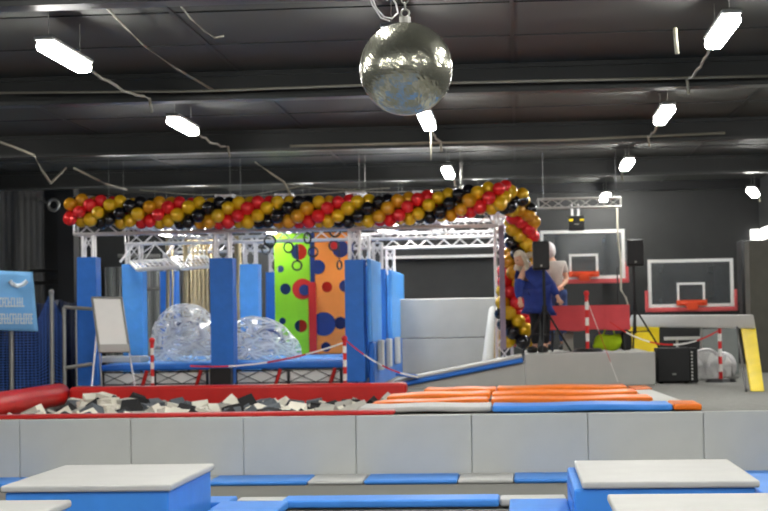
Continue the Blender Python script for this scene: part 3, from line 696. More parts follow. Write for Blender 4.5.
# gym rings
for i, (px, py, rr, Y, tilt, hue) in enumerate(((270, 241, 5.6, 26, .3, 0), (266, 249, 5, 29, -.4, 0), (288.5, 247.5, 5, 28, .5, 1), (297, 265.5, 4.6, 29.5, .2, 1), (307.5, 238, 5.2, 27, 1.0, 0), (313, 252, 4.8, 29.5, .3, 1), (335, 231.5, 5.2, 26, .2, 0), (334, 245.5, 4.8, 28, .2, 1), (339.5, 265, 4.2, 29.5, 1.1, 1))):
    p = at(px, py, Y); R_ = rr*Y/F
    places = ['above the left edge of the lime panel, upper', 'left of the lime panel, lower', 'in front of the lime panel, upper', 'in front of the lime panel, lowest', 'at the right edge of the lime panel, upper', 'before the gap between the panels', 'in front of the orange panel, highest', 'in front of the orange panel beside the red disc', 'in front of the orange panel, lowest']
    t = thing('gym_ring', '%s gym ring hanging %s' % (('black', 'grey')[hue], places[i]), 'gym ring', (p.x, Y, p.z-R_), 'gym rings')
    b = BM(); torus(b, p, R_, .016, 24, 6, rot=(PI/2, 0, tilt)); obj('ring', b, (M_blk, M_dsteel)[hue], t, smooth=True)
    b = BM(); z0_ = p.z+R_; 
    tube(b, (p.x, Y, z0_), (p.x, Y, TZ0+.05), .011, 5); obj('strap', b, M_dsteel, t)

# hanging ropes and poles
for i, (px, pyb, Y, r_) in enumerate(((167.5, 345, 29, .035), (172, 340, 30.8, .022), (185, 330, 29.6, .045), (193, 318, 30.2, .02), (197.5, 322, 30.6, .02), (202, 330, 30.9, .02), (206.5, 330, 30.5, .02), (236.5, 335, 29, .045), (239.5, 330, 30.6, .03))):
    p = at(px, 250, Y); pb = at(px, pyb, Y)
    b = BM(); path(b, [(p.x, Y, TZ1-.1), (p.x+.01, Y, 2.6), (p.x-.008, Y, 2.0), (p.x, Y, pb.z)], r_, 8)
    pl = ['thick beige rope hanging before the rear left column', 'thin beige rope just right of the rear left column', 'thickest beige rope behind the tall bubble ball', 'first thin rope left of the front middle column', 'second thin rope left of the front middle column', 'third thin rope left of the front middle column', 'fourth thin rope nearest the front middle column', 'thick beige rope just right of the front middle column', 'beige rope against the light blue middle column']
    tag(obj('climbing_rope', b, M_rope, smooth=True), pl[i], 'rope', 'hanging ropes')
# hanging grids
def grid(label, pts, Y, up):
    P = [at(px, py, Y+dy) for px, py, dy in pts]
    c_ = sum(P, Vector())/4
    t = thing('hanging_grid', label, 'hanging grid', c_)
    b = BM()
    for i in range(4): tube(b, P[i], P[(i+1) % 4], .03, 8)
    obj('frame', b, M_white, t)
    b = BM()
    for i in range(1, 8): f = i/8; tube(b, P[0].lerp(P[1], f), P[3].lerp(P[2], f), .01, 5)
    for i in range(1, 4): f = i/4; tube(b, P[0].lerp(P[3], f), P[1].lerp(P[2], f), .01, 5)
    obj('grid_bars', b, M_alu, t)
    top = at(up[0], up[1], Y+.9); b = BM()
    for q in P: tube(b, q, top, .009, 5)
    tube(b, top, (top.x, top.y, TZ0), .012, 5); obj('hanging_wires', b, M_alu, t)
    return t
grid('left white framed grid hanging in the truss frame', [(138, 270, 0), (178, 267, 0), (170, 260, 2.2), (130, 262, 2.2)], 25.8, (155, 244))
grid('right white framed grid hanging in the truss frame', [(182, 269, 0), (213, 266, 0), (206, 256, 2.2), (172, 258, 2.2)], 28.4, (196, 243))
for i, (x0, y0, x1, y1) in enumerate(((120, 262, 133, 246), (166, 255, 174, 246))):
    b = BM(); tube(b, at(x0, y0, 27.5), at(x1, y1, 27.5), .022); tag(obj('angle_brace', b, M_alu), ['short silver brace above the second left column', 'short silver brace by the hanging grids'][i], 'brace')

# ---------------------------------------------------------------- garland
axis_px = [(72, 211), (140, 212.5), (216, 213), (300, 212), (380, 211), (420, 208), (450, 205), (480, 200), (500, 197), (512, 199), (520, 208), (522, 222), (521, 240), (519, 258), (515, 275), (512.5, 292), (511.5, 308), (514, 325), (518, 340), (517, 349)]
YG = 24.3
axp = [at(px, py, YG + max(0, min(1, (i-8)/4))*1.2) for i, (px, py) in enumerate(axis_px)]
dense = []
for a_, c_ in zip(axp, axp[1:]):
    n_ = max(1, int((c_-a_).length/.01))
    dense += [a_.lerp(c_, i/n_) for i in range(n_)]
dense.append(axp[-1])
bal_me = {}
for nm, m in M_bal.items():
    b = BM(); ball(b, (0, 0, 0), .105, 16, (1, 1, 1.06)); tube(b, (0, 0, -.122), (0, 0, -.1), .012, 8, .005)
    me = bpy.data.meshes.new('balloon'); b.to_mesh(me); b.free(); me.materials.append(m)
    for p in me.polygons: p.use_smooth = True
    bal_me[nm] = me
pos = 0; k = 0; last = dense[0]; acc = 0; centers = [0]
for i in range(1, len(dense)):
    acc += (dense[i]-dense[i-1]).length
    if acc >= .146: centers.append(i); acc = 0
seq = ['red', 'amber', 'black', 'gold']
Lb = {'red': 'shiny red balloon', 'amber': 'shiny amber gold balloon', 'black': 'shiny black balloon', 'gold': 'shiny yellow gold balloon'}
random.seed(11)
for k, i in enumerate(centers):
    tdir = (dense[min(i+4, len(dense)-1)]-dense[max(i-4, 0)]).normalized()
    e1 = Vector((0, -1, 0)); e2 = e1.cross(tdir).normalized()
    if e2.z < 0 or (abs(e2.z) < .3 and e2.x < 0): pass
    up_ = -tdir.cross(e1).normalized() if False else tdir.cross(e1).normalized()
    # for a run to the right the second axis points up
    if k == 0 and up_.z < 0: sgn = -1
    elif k == 0: sgn = 1
    up_ = up_*sgn
    for j in range(4):
        th = k*PI/4*.98 + j*PI/2 - .9
        big = 1.09 if i > len(dense)*.76 else 1; rr = .152*big*random.uniform(.94, 1.06)
        nm = seq[j]
        if nm == 'amber' and random.random() < .5: nm = 'gold'
        o = bpy.data.objects.new('balloon', bal_me[nm]); COL.objects.link(o)
        dv = e1*math.cos(th)+up_*math.sin(th)
        o.location = dense[i] + dv*rr + tdir*random.uniform(-.012, .012)
        o.rotation_mode = 'QUATERNION'; o.rotation_quaternion = dv.to_track_quat('Z', 'Y'); s = big*random.uniform(.93, 1.06); o.scale = (s, s, s)
        part = 'the upright column of the garland by the stage' if i > len(dense)*.76 else ('the left half of the overhead garland' if o.location.x < X(290, YG) else 'the right half of the overhead garland')
        tag(o, Lb[nm]+' in '+part, 'balloon', nm+' balloons in '+part)

# --------------------------------------------------- left: fence and chart
YFn = 24.4
t = thing('net_fence', 'blue safety net on steel posts behind the red bolster', 'net fence', (X(30, YFn), YFn, PZ+.001))
b = BM(); random.seed(3)
x0, x1 = X(-30, YFn), X(64, YFn); nx_, nz_ = 26, 26
def top(px): return 318 - 20*abs((px-50))/34 if False else (300 if px < 40 else 296)
V = []
for j in range(nz_+1):
    row = []
    for i in range(nx_+1):
        f = i/nx_; zt_ = Z(322-26*max(0, 1-abs(f-.86)/.14) - 26*max(0, 1-abs(f-.45)/.3)*0, YFn, 30)+ .0
        row.append(b.verts.new((x0+(x1-x0)*f, YFn+.03*math.sin(f*20), PZ+.03+(zt_-PZ)*j/nz_)))
    V.append(row)
for j in range(nz_):
    for i in range(nx_): b.faces.new((V[j][i], V[j][i+1], V[j+1][i+1], V[j+1][i]))
o = obj('net', b, M_net, t); wf = o.modifiers.new('wire', 'WIREFRAME'); wf.thickness = .02; wf.use_even_offset = False
for px, py in ((12, 325), (52, 292)):
    b = BM(); p = at(px, py, YFn); tube(b, (p.x, YFn-.03, PZ+.002), (p.x, YFn-.03, p.z), .035, 10); ball(b, (p.x, YFn-.03, p.z), .045, 10); obj('post', b, M_steel, t)
t = thing('steel_gate', 'open grey steel tube gate beside the blue net', 'gate', (X(64, 24.3), 24.3, PZ+.001))
b = BM(); p = at(64, 307, 24.3); tube(b, (p.x, 24.3, PZ+.002), (p.x, 24.3, p.z), .03)
for ya, yb in ((307, 309), (368, 364)): tube(b, at(64, ya, 24.3), at(92, yb, 24.3), .028)
p2 = at(76, 309, 24.3); tube(b, (p2.x, 24.3, PZ+.01), p2, .014)
obj('tube_frame', b, M_steel, t)
# navy tarpaulin
b = BM(); x0, x1 = X(-45, 25.4), X(78, 25.4); N_ = 90; r0 = []; r1 = []
for i in range(N_+1):
    f = i/N_; xx = x0+(x1-x0)*f; yy = 25.5+.05*math.sin(f*70)+.03*math.sin(f*31)
    r0.append(b.verts.new((xx, yy, PZ+.01))); r1.append(b.verts.new((xx, yy, Z(302, 25.4, 30)+.03*math.sin(f*25))))
for i in range(N_): b.faces.new((r0[i], r0[i+1], r1[i+1], r1[i]))
o = obj('navy_tarpaulin', b, M_navy, smooth=True); so = o.modifiers.new('s', 'SOLIDIFY'); so.thickness = .01
tag(o, 'dark navy tarpaulin hanging in folds behind the blue net', 'tarpaulin')
# banner
t = thing('banner', 'light blue banner with white print hanging on the net fence', 'banner', (X(15, 24.2), 24.2, Z(330, 24.2, 20)))
b = BM(); G = []; Yn = 24.15
for j in range(13):
    row = []
    for i in range(21):
        fx, fy = i/20, j/12
        px = -45+(32.5+6.5*fy+45)*fx; py = 269+1.0*fx*3+ (329.5-270)*fy
        p = at(px, py, Yn); row.append(b.verts.new((p.x, Yn+.03*math.sin(fx*9+fy*2), p.z)))
    G.append(row)
for j in range(12):
    for i in range(20): b.faces.new((G[j][i], G[j][i+1], G[j+1][i+1], G[j+1][i]))
o = obj('sheet', b, M_banner, t, smooth=True); so = o.modifiers.new('s', 'SOLIDIFY'); so.thickness = .008
def text(name, s, px0, px1, pyb, pyt, Y, m, parent):
    cu = bpy.data.curves.new(name, 'FONT'); cu.body = s; cu.extrude = .003; cu.offset = .006
    tmp = bpy.data.objects.new('tmp', cu); COL.objects.link(tmp); bpy.context.view_layer.update()
    me = bpy.data.meshes.new_from_object(tmp.evaluated_get(bpy.context.evaluated_depsgraph_get())); bpy.data.objects.remove(tmp)
    b = BM(); b.from_mesh(me); bpy.data.meshes.remove(me)
    lx = [v.co.x for v in b.verts]; ly = [v.co.y for v in b.verts]
    A = at(px0, pyb, Y); B_ = at(px1, pyt, Y)
    for v in b.verts:
        fx = (v.co.x-min(lx))/(max(lx)-min(lx)); fy = (v.co.y-min(ly))/(max(ly)-min(ly))
        v.co = Vector((A.x+(B_.x-A.x)*fx, Y+v.co.z, A.z+(B_.z-A.z)*fy))
    return obj(name, b, m, parent)
def print_row(px0, px1, pyt, pyb):
    """a row of print too blurred in the photograph to read: upright strokes and bars"""
    b = BM(); x = px0; random.seed(int(px1))
    while x < px1:
        w_ = random.uniform(1.6, 2.4); k_ = random.random()
        def R_(a0, a1, c0, c1):
            p, q = at(a0, c1, Yn-.045), at(a1, c0, Yn-.045); bb(b, p.x, q.x, p.y, p.y+.012, p.z, q.z)
        R_(x, x+.8, pyt, pyb)
        if k_ < .6: R_(x+.8, x+w_, pyt, pyt+1.6)
        if k_ > .3: R_(x+.8, x+w_, pyb-1.6, pyb)
        if k_ < .4 or k_ > .7: R_(x+.8, x+w_, (pyt+pyb)/2-.8, (pyt+pyb)/2+.8)
        x += w_+.7
    o = obj('printed_row', b, M_ink, t); return o
print_row(-26, 22, 297.5, 307); print_row(-24, 33, 313.5, 324)
b = BM(); path(b, [at(10, 281, Yn-.04), at(13, 284.5, Yn-.04), at(18, 286, Yn-.04), at(23, 284.5, Yn-.04), at(27, 281, Yn-.04)], .035, 6); obj('curved_emblem', b, M_ink, t)
for v in (): pass

# flip chart
Yc = 24.1
t = thing('flip_chart', 'white flip chart board standing on thin legs at left', 'flip chart', (X(110, Yc), Yc, PZ+.001))
def quad(bm, pts, dy):
    v = [bm.verts.new(p) for p in pts]+[bm.verts.new(p+Vector((0, dy, 0))) for p in pts]
    for f in ((0, 1, 2, 3), (7, 6, 5, 4), (0, 4, 5, 1), (1, 5, 6, 2), (2, 6, 7, 3), (3, 7, 4, 0)): bm.faces.new([v[i] for i in f])
Pb = [at(99.5, 352, Yc-.1), at(129.5, 351.5, Yc-.1), at(121.5, 298, Yc+.12), at(92, 297.5, Yc+.12)]
b = BM(); quad(b, Pb, .025); obj('board', b, M_board, t)
b = BM(); 
for i in range(4): tube(b, Pb[i], Pb[(i+1) % 4], .018, 6)
obj('board_frame', b, M_steel, t)
b = BM(); quad(b, [at(100, 352, Yc-.13), at(129.5, 351.5, Yc-.13), at(128.5, 344, Yc-.13), at(99.5, 344.5, Yc-.13)], .02); obj('pen_tray', b, M_padd, t)
for a_, c_ in (((97, 330), (91, 389)), ((129, 351), (136, 388)), ((99.5, 350), (102, 388))):
    b = BM(); p = at(*a_, Yc+.03); q_ = at(*c_, Yc-.3 if a_[0] != 99.5 else Yc+.5); q_.z = PZ+.005; tube(b, p, q_, .014, 6); obj('leg', b, M_alu, t)

# --------------------------------------------------- barrier posts + tapes
def barrier(label, px, pyt, Y, zb, basecol=M_blk):
    p = at(px, pyt, Y); t = thing('barrier_post', label, 'barrier post', (p.x, Y, zb), 'red and white barrier posts')
    H_ = p.z-zb; n_ = 7
    for i in range(n_):
        b = BM(); tube(b, (p.x, Y, zb+.04+(H_-.04)*i/n_), (p.x, Y, zb+.04+(H_-.04)*(i+1)/n_), .028, 12); obj('pole_band', b, M_tape_r if i % 2 == 0 else M_tape_w, t)
    b = BM(); tube(b, (p.x, Y, zb), (p.x, Y, zb+.05), .24, 20, .2); obj('rubber_base', b, basecol, t)
    b = BM(); ball(b, (p.x, Y, p.z+.01), .045, 10); obj('cap', b, M_tape_r, t)
    return p
pA = barrier('red and white barrier post standing on the stage before the red table', 586.5, 294, 24.9, SZ+.006)
pB = barrier('red and white barrier post beside the silver fans', 719.5, 326, 25.2, PZ+.002)
pC = barrier('red and white barrier post on the left, before the tall bubble ball', 152, 341, 24.0, PZ+.002)
pD = barrier('red and white barrier post at the right end of the decks', 344.5, 339, 24.0, PZ+.002)
def tape(pts, label, n0=0):
    b = BM(); W = .024
    t = thing('barrier_tape', label, 'barrier tape', pts[0], 'barrier tapes')
    L = len(pts)-1
    for st in range(0, L, 3):
        b = BM(); seg_ = pts[st:min(st+3, L)+1]; rows_ = []
        for p in seg_: rows_.append([b.verts.new(p+Vector((0, dy, dz))) for dy, dz in ((0, W/2), (0, -W/2), (.006, -W/2), (.006, W/2))])
        for a_, c_ in zip(rows_, rows_[1:]):
            for q in range(4): b.faces.new((a_[q], a_[(q+1) % 4], c_[(q+1) % 4], c_[q]))
        b.faces.new(rows_[0]); b.faces.new(rows_[-1][::-1])
        k_ = (st//3+n0) % 2; obj(('white_stretch', 'red_stretch')[k_], b, (M_tape_w, M_tape_r)[k_], t)
tape(sag(pD+Vector((0, 0, -.05)), at(190, 366, 24.0), .12, 12), 'slack barrier tape draped between the two left barrier posts', 0)
tape(sag(pD+Vector((.02, 0, -.02)), at(418, 377, 24.1), .1, 12), 'barrier tape sagging from the deck post to the ramp foot', 1)
tape([at(587+i*31/8, 300+i*82/8, 24.3) for i in range(9)], 'barrier tape hanging from the stage post down to the floor', 0)
tape(sag(pB+Vector((0, 0, -.06)), at(610, 322, 24.8), .28, 14), 'barrier tape strung from the stage to the post by the fans', 1)

# ----------------------------------------------------- stage furnishings
# table + cloth
YT = 25.6; tx0, tx1 = X(547, YT, 310), X(629.5, YT, 310); zt = Z(305.5, YT, 590)
t = thing('trestle_table', 'trestle table on the stage beneath the red cloth', 'table', ((tx0+tx1)/2, YT+.35, SZ))
b = BM(); bb(b, tx0+.03, tx1-.03, YT+.03, YT+.62, zt-.04, zt-.006); obj('table_top', b, M_wood, t)
for xx in (tx0+.08, tx1-.08):
    for yy in (YT+.1, YT+.55):
        b = BM(); tube(b, (xx, yy, SZ+.0), (xx, yy, zt-.04), .016); obj('leg', b, M_dsteel, t)
b = BM(); N_ = 44; zl = Z(330, YT, 590)
loop = [(tx0, YT), (tx1, YT), (tx1, YT+.65), (tx0, YT+.65)]
per = []
for a_, c_ in zip(loop, loop[1:]+loop[:1]):
    for i in range(N_): f = i/N_; per.append(((a_[0]+(c_[0]-a_[0])*f), (a_[1]+(c_[1]-a_[1])*f)))
cx_, cy_ = (tx0+tx1)/2, YT+.33; rr = [[], []]
for i, (x_, y_) in enumerate(per):
    w_ = 1+.02*math.sin(i*.55)+.012*math.sin(i*.23)
    rr[0].append(b.verts.new((x_, y_, zt))); rr[1].append(b.verts.new((cx_+(x_-cx_)*w_, cy_+(y_-cy_)*(w_+.03), zl+.012*math.sin(i*.3))))
for i in range(len(per)): j = (i+1) % len(per); b.faces.new((rr[0][i], rr[0][j], rr[1][j], rr[1][i]))
b.faces.new(rr[0]); o = obj('tablecloth', b, M_cloth); so = o.modifiers.new('s', 'SOLIDIFY'); so.thickness = .005; so.offset = 1
tag(o, 'red cloth covering the table on the stage', 'tablecloth')
# green bag
b = BM(); p = at(610, 347, 25.5)
bmesh.ops.create_uvsphere(b, u_segments=20, v_segments=12, radius=1, matrix=Matrix.Translation((p.x-.02, 25.9, SZ+.13)) @ Matrix.Diagonal((.24, .16, .17, 1)))
for v in b.verts:
    v.co.z = min(max(v.co.z, SZ+.003), SZ+.25); v.co.x += (v.co.z-SZ)*.15; v.co += Vector((.012*math.sin(v.co.z*40), .01*math.sin(v.co.x*33), .01*math.sin(v.co.x*25)))
t = thing('sports_bag', 'lime green bag lying under the red table', 'bag', (p.x, 25.9, SZ+.002))
obj('bag_body', b, M_lime, t, smooth=True)
b = BM(); path(b, [(p.x-.1, 25.75, SZ+.2), (p.x-.06, 25.74, SZ+.33), (p.x+.06, 25.74, SZ+.35), (p.x+.1, 25.75, SZ+.22)], .012); obj('bag_handle', b, M_lime, t)
b = BM(); bb(b, p.x+.19, p.x+.36, 25.8, 26.1, SZ+.003, SZ+.3); tag(obj('rucksack', b, M_blk, bevel=.05), 'black rucksack beside the lime bag', 'rucksack')
b = BM(); bb(b, X(563, 26), X(573, 26), 25.9, 26.2, SZ+.003, Z(333, 26, 568)); tag(obj('paper_bag', b, M_foaml, bevel=.01), 'pale grey carton standing under the left end of the table', 'carton')
b = BM(); bb(b, X(541, 25.3), X(545, 25.3), 25.0, 25.25, SZ+.003, SZ+.07); tag(obj('yellow_block', b, M_yellow), 'small yellow block on the stage by the black trousers', 'block')

def tripod_speaker(px, pyt, pyb, wpx, Y, pole_px, lab_s, lab_t, yaw):
    x0 = X(px-wpx/2, Y); x1 = X(px+wpx/2, Y); z0_, z1_ = Z(pyb, Y, px), Z(pyt, Y, px)
    xc_ = (x0+x1)/2; xp = X(pole_px, Y)
    t = thing('speaker_stand', lab_t, 'speaker stand', (xp, Y, SZ+.006))
    b = BM(); tube(b, (xp, Y, SZ+.25), (xp, Y, z0_-.002), .024, 10); obj('pole', b, M_blk, t)
    b = BM(); tube(b, (xp, Y, SZ+.62), (xp, Y, SZ+.72), .04, 10); obj('collar', b, M_blk, t)
    for k in range(3):
        a_ = 2*PI*k/3+.4; b = BM(); tube(b, (xp, Y, SZ+.68), (xp+.42*math.cos(a_), Y+.22*math.sin(a_), SZ+.02), .016, 8)
        tube(b, (xp, Y, SZ+.28), (xp+.25*math.cos(a_), Y+.131*math.sin(a_), SZ+.29), .009, 6); obj('leg', b, M_blk, t)
    t2 = thing('loudspeaker', lab_s, 'loudspeaker', (xc_, Y, z0_))
    b = BM(); w_ = x1-x0; bb(b, x0, x1, Y-.15, Y+.17, z0_, z1_); o = obj('cabinet', b, M_blk, t2, bevel=.03)
    b = BM(); bb(b, x0+.02, x1-.02, Y-.165, Y-.152, z0_+.03, z1_-.03); obj('grille', b, M_grille, t2)
    b = BM(); tube(b, (xc_, Y-.172, z0_+.06), (xc_, Y-.166, z0_+.06), .018, 12); obj('round_badge', b, M_steel, t2)
tripod_speaker(542.5, 241.5, 270, 17, 24.62, 545, 'black loudspeaker on a tripod in front of the two people', 'black tripod stand under the left loudspeaker', 0)
tripod_speaker(636.5, 239.5, 266, 17, 26.4, 635, 'black loudspeaker on a tripod between the two backboards', 'black tripod stand right of the red table', 0)
# mic stand behind the table
b = BM(); p = at(618, 300, 27); tube(b, (p.x, 27, SZ+.02), (p.x, 27, Z(265, 27, 618)), .012); tube(b, (p.x, 27, SZ+.006), (p.x, 27, SZ+.03), .14, 16); tag(obj('stand_pole', b, M_blk), 'thin black pole stand behind the red table', 'stand')
# lighting truss above
YL = 27.5
t = thing('lighting_truss', 'silver lighting truss hung above the stage and left backboard', 'lighting truss', (X(582, YL), YL, Z(209, YL, 582)))
z0_, z1_ = Z(207.5, YL, 582), Z(198.5, YL, 582)
b = BM(); truss(b, (X(541, YL), YL, (z0_+z1_)/2), (X(623.5, YL), YL, (z0_+z1_)/2), .2, z1_-z0_, .016, .22, .009); obj('lattice', b, M_steel, t)
for px in (546, 619):
    b = BM(); tube(b, (X(px, YL), YL, z1_), (X(px, YL), YL, CZ), .008, 5); obj('hanging_wire', b, M_dsteel, t)
t = thing('stage_light', 'black effect light with yellow panels hanging under the lighting truss', 'stage light', (X(578, YL), YL, Z(231, YL, 578)))
b = BM(); bb(b, X(570.5, YL), X(586.5, YL), YL-.14, YL+.14, Z(230.5, YL, 578), Z(216, YL, 578)); obj('lamp_body', b, M_blk, t, bevel=.02)
for px in (573, 584):
    b = BM(); bb(b, X(px-2, YL), X(px+2, YL), YL-.15, YL-.141, Z(221.4, YL, 578), Z(219.4, YL, 578)); obj('yellow_plate', b, M_yellow, t)
b = BM(); bb(b, X(576, YL), X(581, YL), YL-.15, YL-.141, Z(225, YL, 578), Z(224.2, YL, 578)); obj('label_plate', b, M_steel, t)
for px in (574.5, 581):
    b = BM(); p = X(px, YL); tube(b, (p, YL, Z(216, YL, 578)), (p, YL, z0_-.01), .02, 8); torus(b, (p, YL, z0_+.02), .035, .01, 12, 5, rot=(0, PI/2, 0)); obj('clamp', b, M_alu, t)
b = BM(); pts = [at(617, 208, 27.3), at(618, 240, 27.2), at(621, 262, 27.2), at(621, 278, 27.1), at(621, 290, 27.1), at(626, 298, 27), at(628, 306, 26.9), at(626, 318, 26.9)]
path(b, pts, .018); tag(obj('hanging_cable', b, M_cable, smooth=True), 'pale cable hanging from the right end of the lighting truss', 'cable')

# ------------------------------------------------------------- backboards
def backboard(label, pxl, pxr, pyt, pyb, pxc, sq, rim_y, Y):
    x0, x1 = X(pxl, Y, 280), X(pxr, Y, 280); zt_, zb_ = Z(pyt, Y, (pxl+pxr)/2), Z(pyb, Y, (pxl+pxr)/2)
    t = thing('basketball_backboard', label, 'backboard', ((x0+x1)/2, Y, zb_-.1), 'backboards')
    w_ = .065
    def fr(n_, a0, a1, c0, c1, y_, w_, m):
        b = BM(); bb(b, a0, a1, y_-.02, y_+.02, c1-w_, c1); bb(b, a0, a1, y_-.02, y_+.02, c0, c0+w_); bb(b, a0, a0+w_, y_-.02, y_+.02, c0+w_, c1-w_); bb(b, a1-w_, a1, y_-.02, y_+.02, c0+w_, c1-w_); obj(n_, b, m, t)
    b = BM(); bb(b, x0+.03, x1-.03, Y-.006, Y+.006, zb_+.03, zt_-.03); obj('glass_pane', b, M_acryl, t)
    fr('white_border', x0, x1, zb_, zt_, Y, w_, M_white)
    s0, s1 = X(sq[0], Y, 280), X(sq[1], Y, 280); q0, q1 = Z(sq[3], Y, pxc), Z(sq[2], Y, pxc)
    fr('target_square', s0, s1, q0, q1, Y-.03, .045, M_white)
    b = BM(); bb(b, x0-.06, x1+.06, Y-.05, Y+.05, zb_-.09, zb_-.005)
    bb(b, x0-.065, x0-.004, Y-.05, Y+.05, zb_-.09, zb_+.34); bb(b, x1+.004, x1+.065, Y-.05, Y+.05, zb_-.09, zb_+.34); obj('lower_padding', b, M_pink, t, bevel=.015)
    xc_ = X(pxc, Y, 280); zr = Z(rim_y, Y, pxc); hr = .23
    b = BM(); torus(b, (xc_, Y-hr-.12, zr), hr, .014, 28, 6, rot=(0, 0, 0)); bb(b, xc_-.3, xc_+.3, Y-.1, Y-.04, zr-.05, zr+.06); bb(b, xc_-.1, xc_+.1, Y-.18, Y-.03, zr-.13, zr+.01)
    for s in (-1, 1): tube(b, (xc_+s*.08, Y-.12, zr-.1), (xc_+s*.2, Y-.25, zr), .01)
    obj('hoop', b, M_hoop, t)
    b = BM()
    for px in (.2, .8):
        xx = x0+(x1-x0)*px; bb(b, xx-.05, xx+.05, Y+.05, YB-.003, zb_+.1, zb_+.2); bb(b, xx-.05, xx+.05, Y+.03, Y+.09, zb_+.03, zt_-.03); bb(b, xx-.05, xx+.05, Y+.05, YB-.003, zt_-.25, zt_-.15)
    bb(b, x0+.1, x1-.1, Y+.03, Y+.08, zb_+.32, zb_+.38); obj('wall_bracket', b, M_dsteel, t)
backboard('left basketball backboard, partly behind the people and loudspeaker', 541, 625.5, 230, 279, 584, (569.5, 598.5, 254, 277), 274.5, 33.2)
backboard('right basketball backboard hung lower above the grey pad beam', 648, 733.5, 259, 307, 691, (676.5, 704.5, 282.5, 304.5), 303, 33.2)

# -------------------------------------------------- right pad goal frame
t = thing('padded_goal_frame', 'grey and yellow padded frame behind the subwoofer and fans', 'padded frame', (X(690, 26), 26, PZ+.001))
def bar(name, pts4, dy, m):
    b = BM(); quad(b, pts4, dy); return obj(name, b, m, t, bevel=.02)
Ya, Yb_ = 28.4, 23.6
bar('top_beam_pad', [at(629, 326.5, Ya), at(756, 329, Yb_), at(753.5, 314.5, Yb_), at(628, 315, Ya)], .22, M_pad)
bar('left_yellow_pad', [at(629, 366, Ya+.05), at(659.5, 366, Ya-.5), at(659.5, 327, Ya-.5), at(629, 326.5, Ya+.05)], .15, M_yellow)
q = [Yz(751, 391.5, PZ+.01), Yz(765, 391.5, PZ+.01), at(756, 327, 23.75), at(741.5, 327, 24.1)]
bar('right_yellow_pad', q, .14, M_yellow)
b = BM(); tube(b, q[0]+Vector((-.05, .1, 0)), q[3]+Vector((-.05, .1, 0)), .018); obj('steel_frame', b, M_dsteel, t)
b = BM(); bb(b, X(703, 28), X(741, 28), 28.4, 28.5, PZ+.003, Z(329, 28, 720)); tag(obj('partition_board', b, mat('mid_grey_panel', (128, 133, 132), .6)), 'plain grey panel standing behind the silver fans', 'panel')
b = BM(); bb(b, X(664, 29), X(710, 29), 28.95, 29.05, Z(339.8, 29, 690), Z(336.6, 29, 690)); bb(b, X(676, 29), X(678, 29), 29, 29.08, PZ+.002, Z(337, 29, 690)); bb(b, X(700, 29), X(702, 29), 29, 29.08, PZ+.002, Z(337, 29, 690)); tag(obj('low_barrier', b, M_padd), 'pale horizontal bar on posts behind the subwoofer', 'bar')
# subwoofer
YW_ = 24.9; x0, x1 = X(656.5, YW_), X(690, YW_); zt_ = Z(348, YW_, 672)
t = thing('subwoofer', 'black cube subwoofer on the floor at the right end of the stage', 'subwoofer', ((x0+x1)/2, YW_+.25, PZ+.002))
b = BM(); bb(b, x0, x1, YW_, YW_+.55, PZ+.02, zt_); obj('cabinet', b, M_blk, t, bevel=.02)
b = BM(); bb(b, x0+.03, x1-.03, YW_-.015, YW_-.002, PZ+.05, zt_-.03); obj('grille', b, M_grille, t)
b = BM(); bb(b, (x0+x1)/2-.03, (x0+x1)/2+.03, YW_-.022, YW_-.016, PZ+.13, PZ+.155); obj('badge', b, M_steel, t)
for sx in (.06, -.06):
    b = BM(); tube(b, ((x0 if sx > 0 else x1)+sx, YW_+.1, PZ+.002), ((x0 if sx > 0 else x1)+sx, YW_+.1, PZ+.02), .03); obj('foot', b, M_blk, t)
t = thing('amplifier_rack', 'narrow black rack with a perforated silver edge right of the subwoofer', 'rack', (X(694, 25), 25.1, PZ+.002))
b = BM(); bb(b, x1+.01, x1+.12, 25.05, 25.5, PZ+.002, zt_-.01); obj('case', b, M_blk, t, bevel=.01)
b = BM(); 
for i in range(9): bb(b, x1+.02, x1+.045, 25.03, 25.048, PZ+.05+i*.05, PZ+.075+i*.05)
obj('silver_slots', b, M_sil, t)
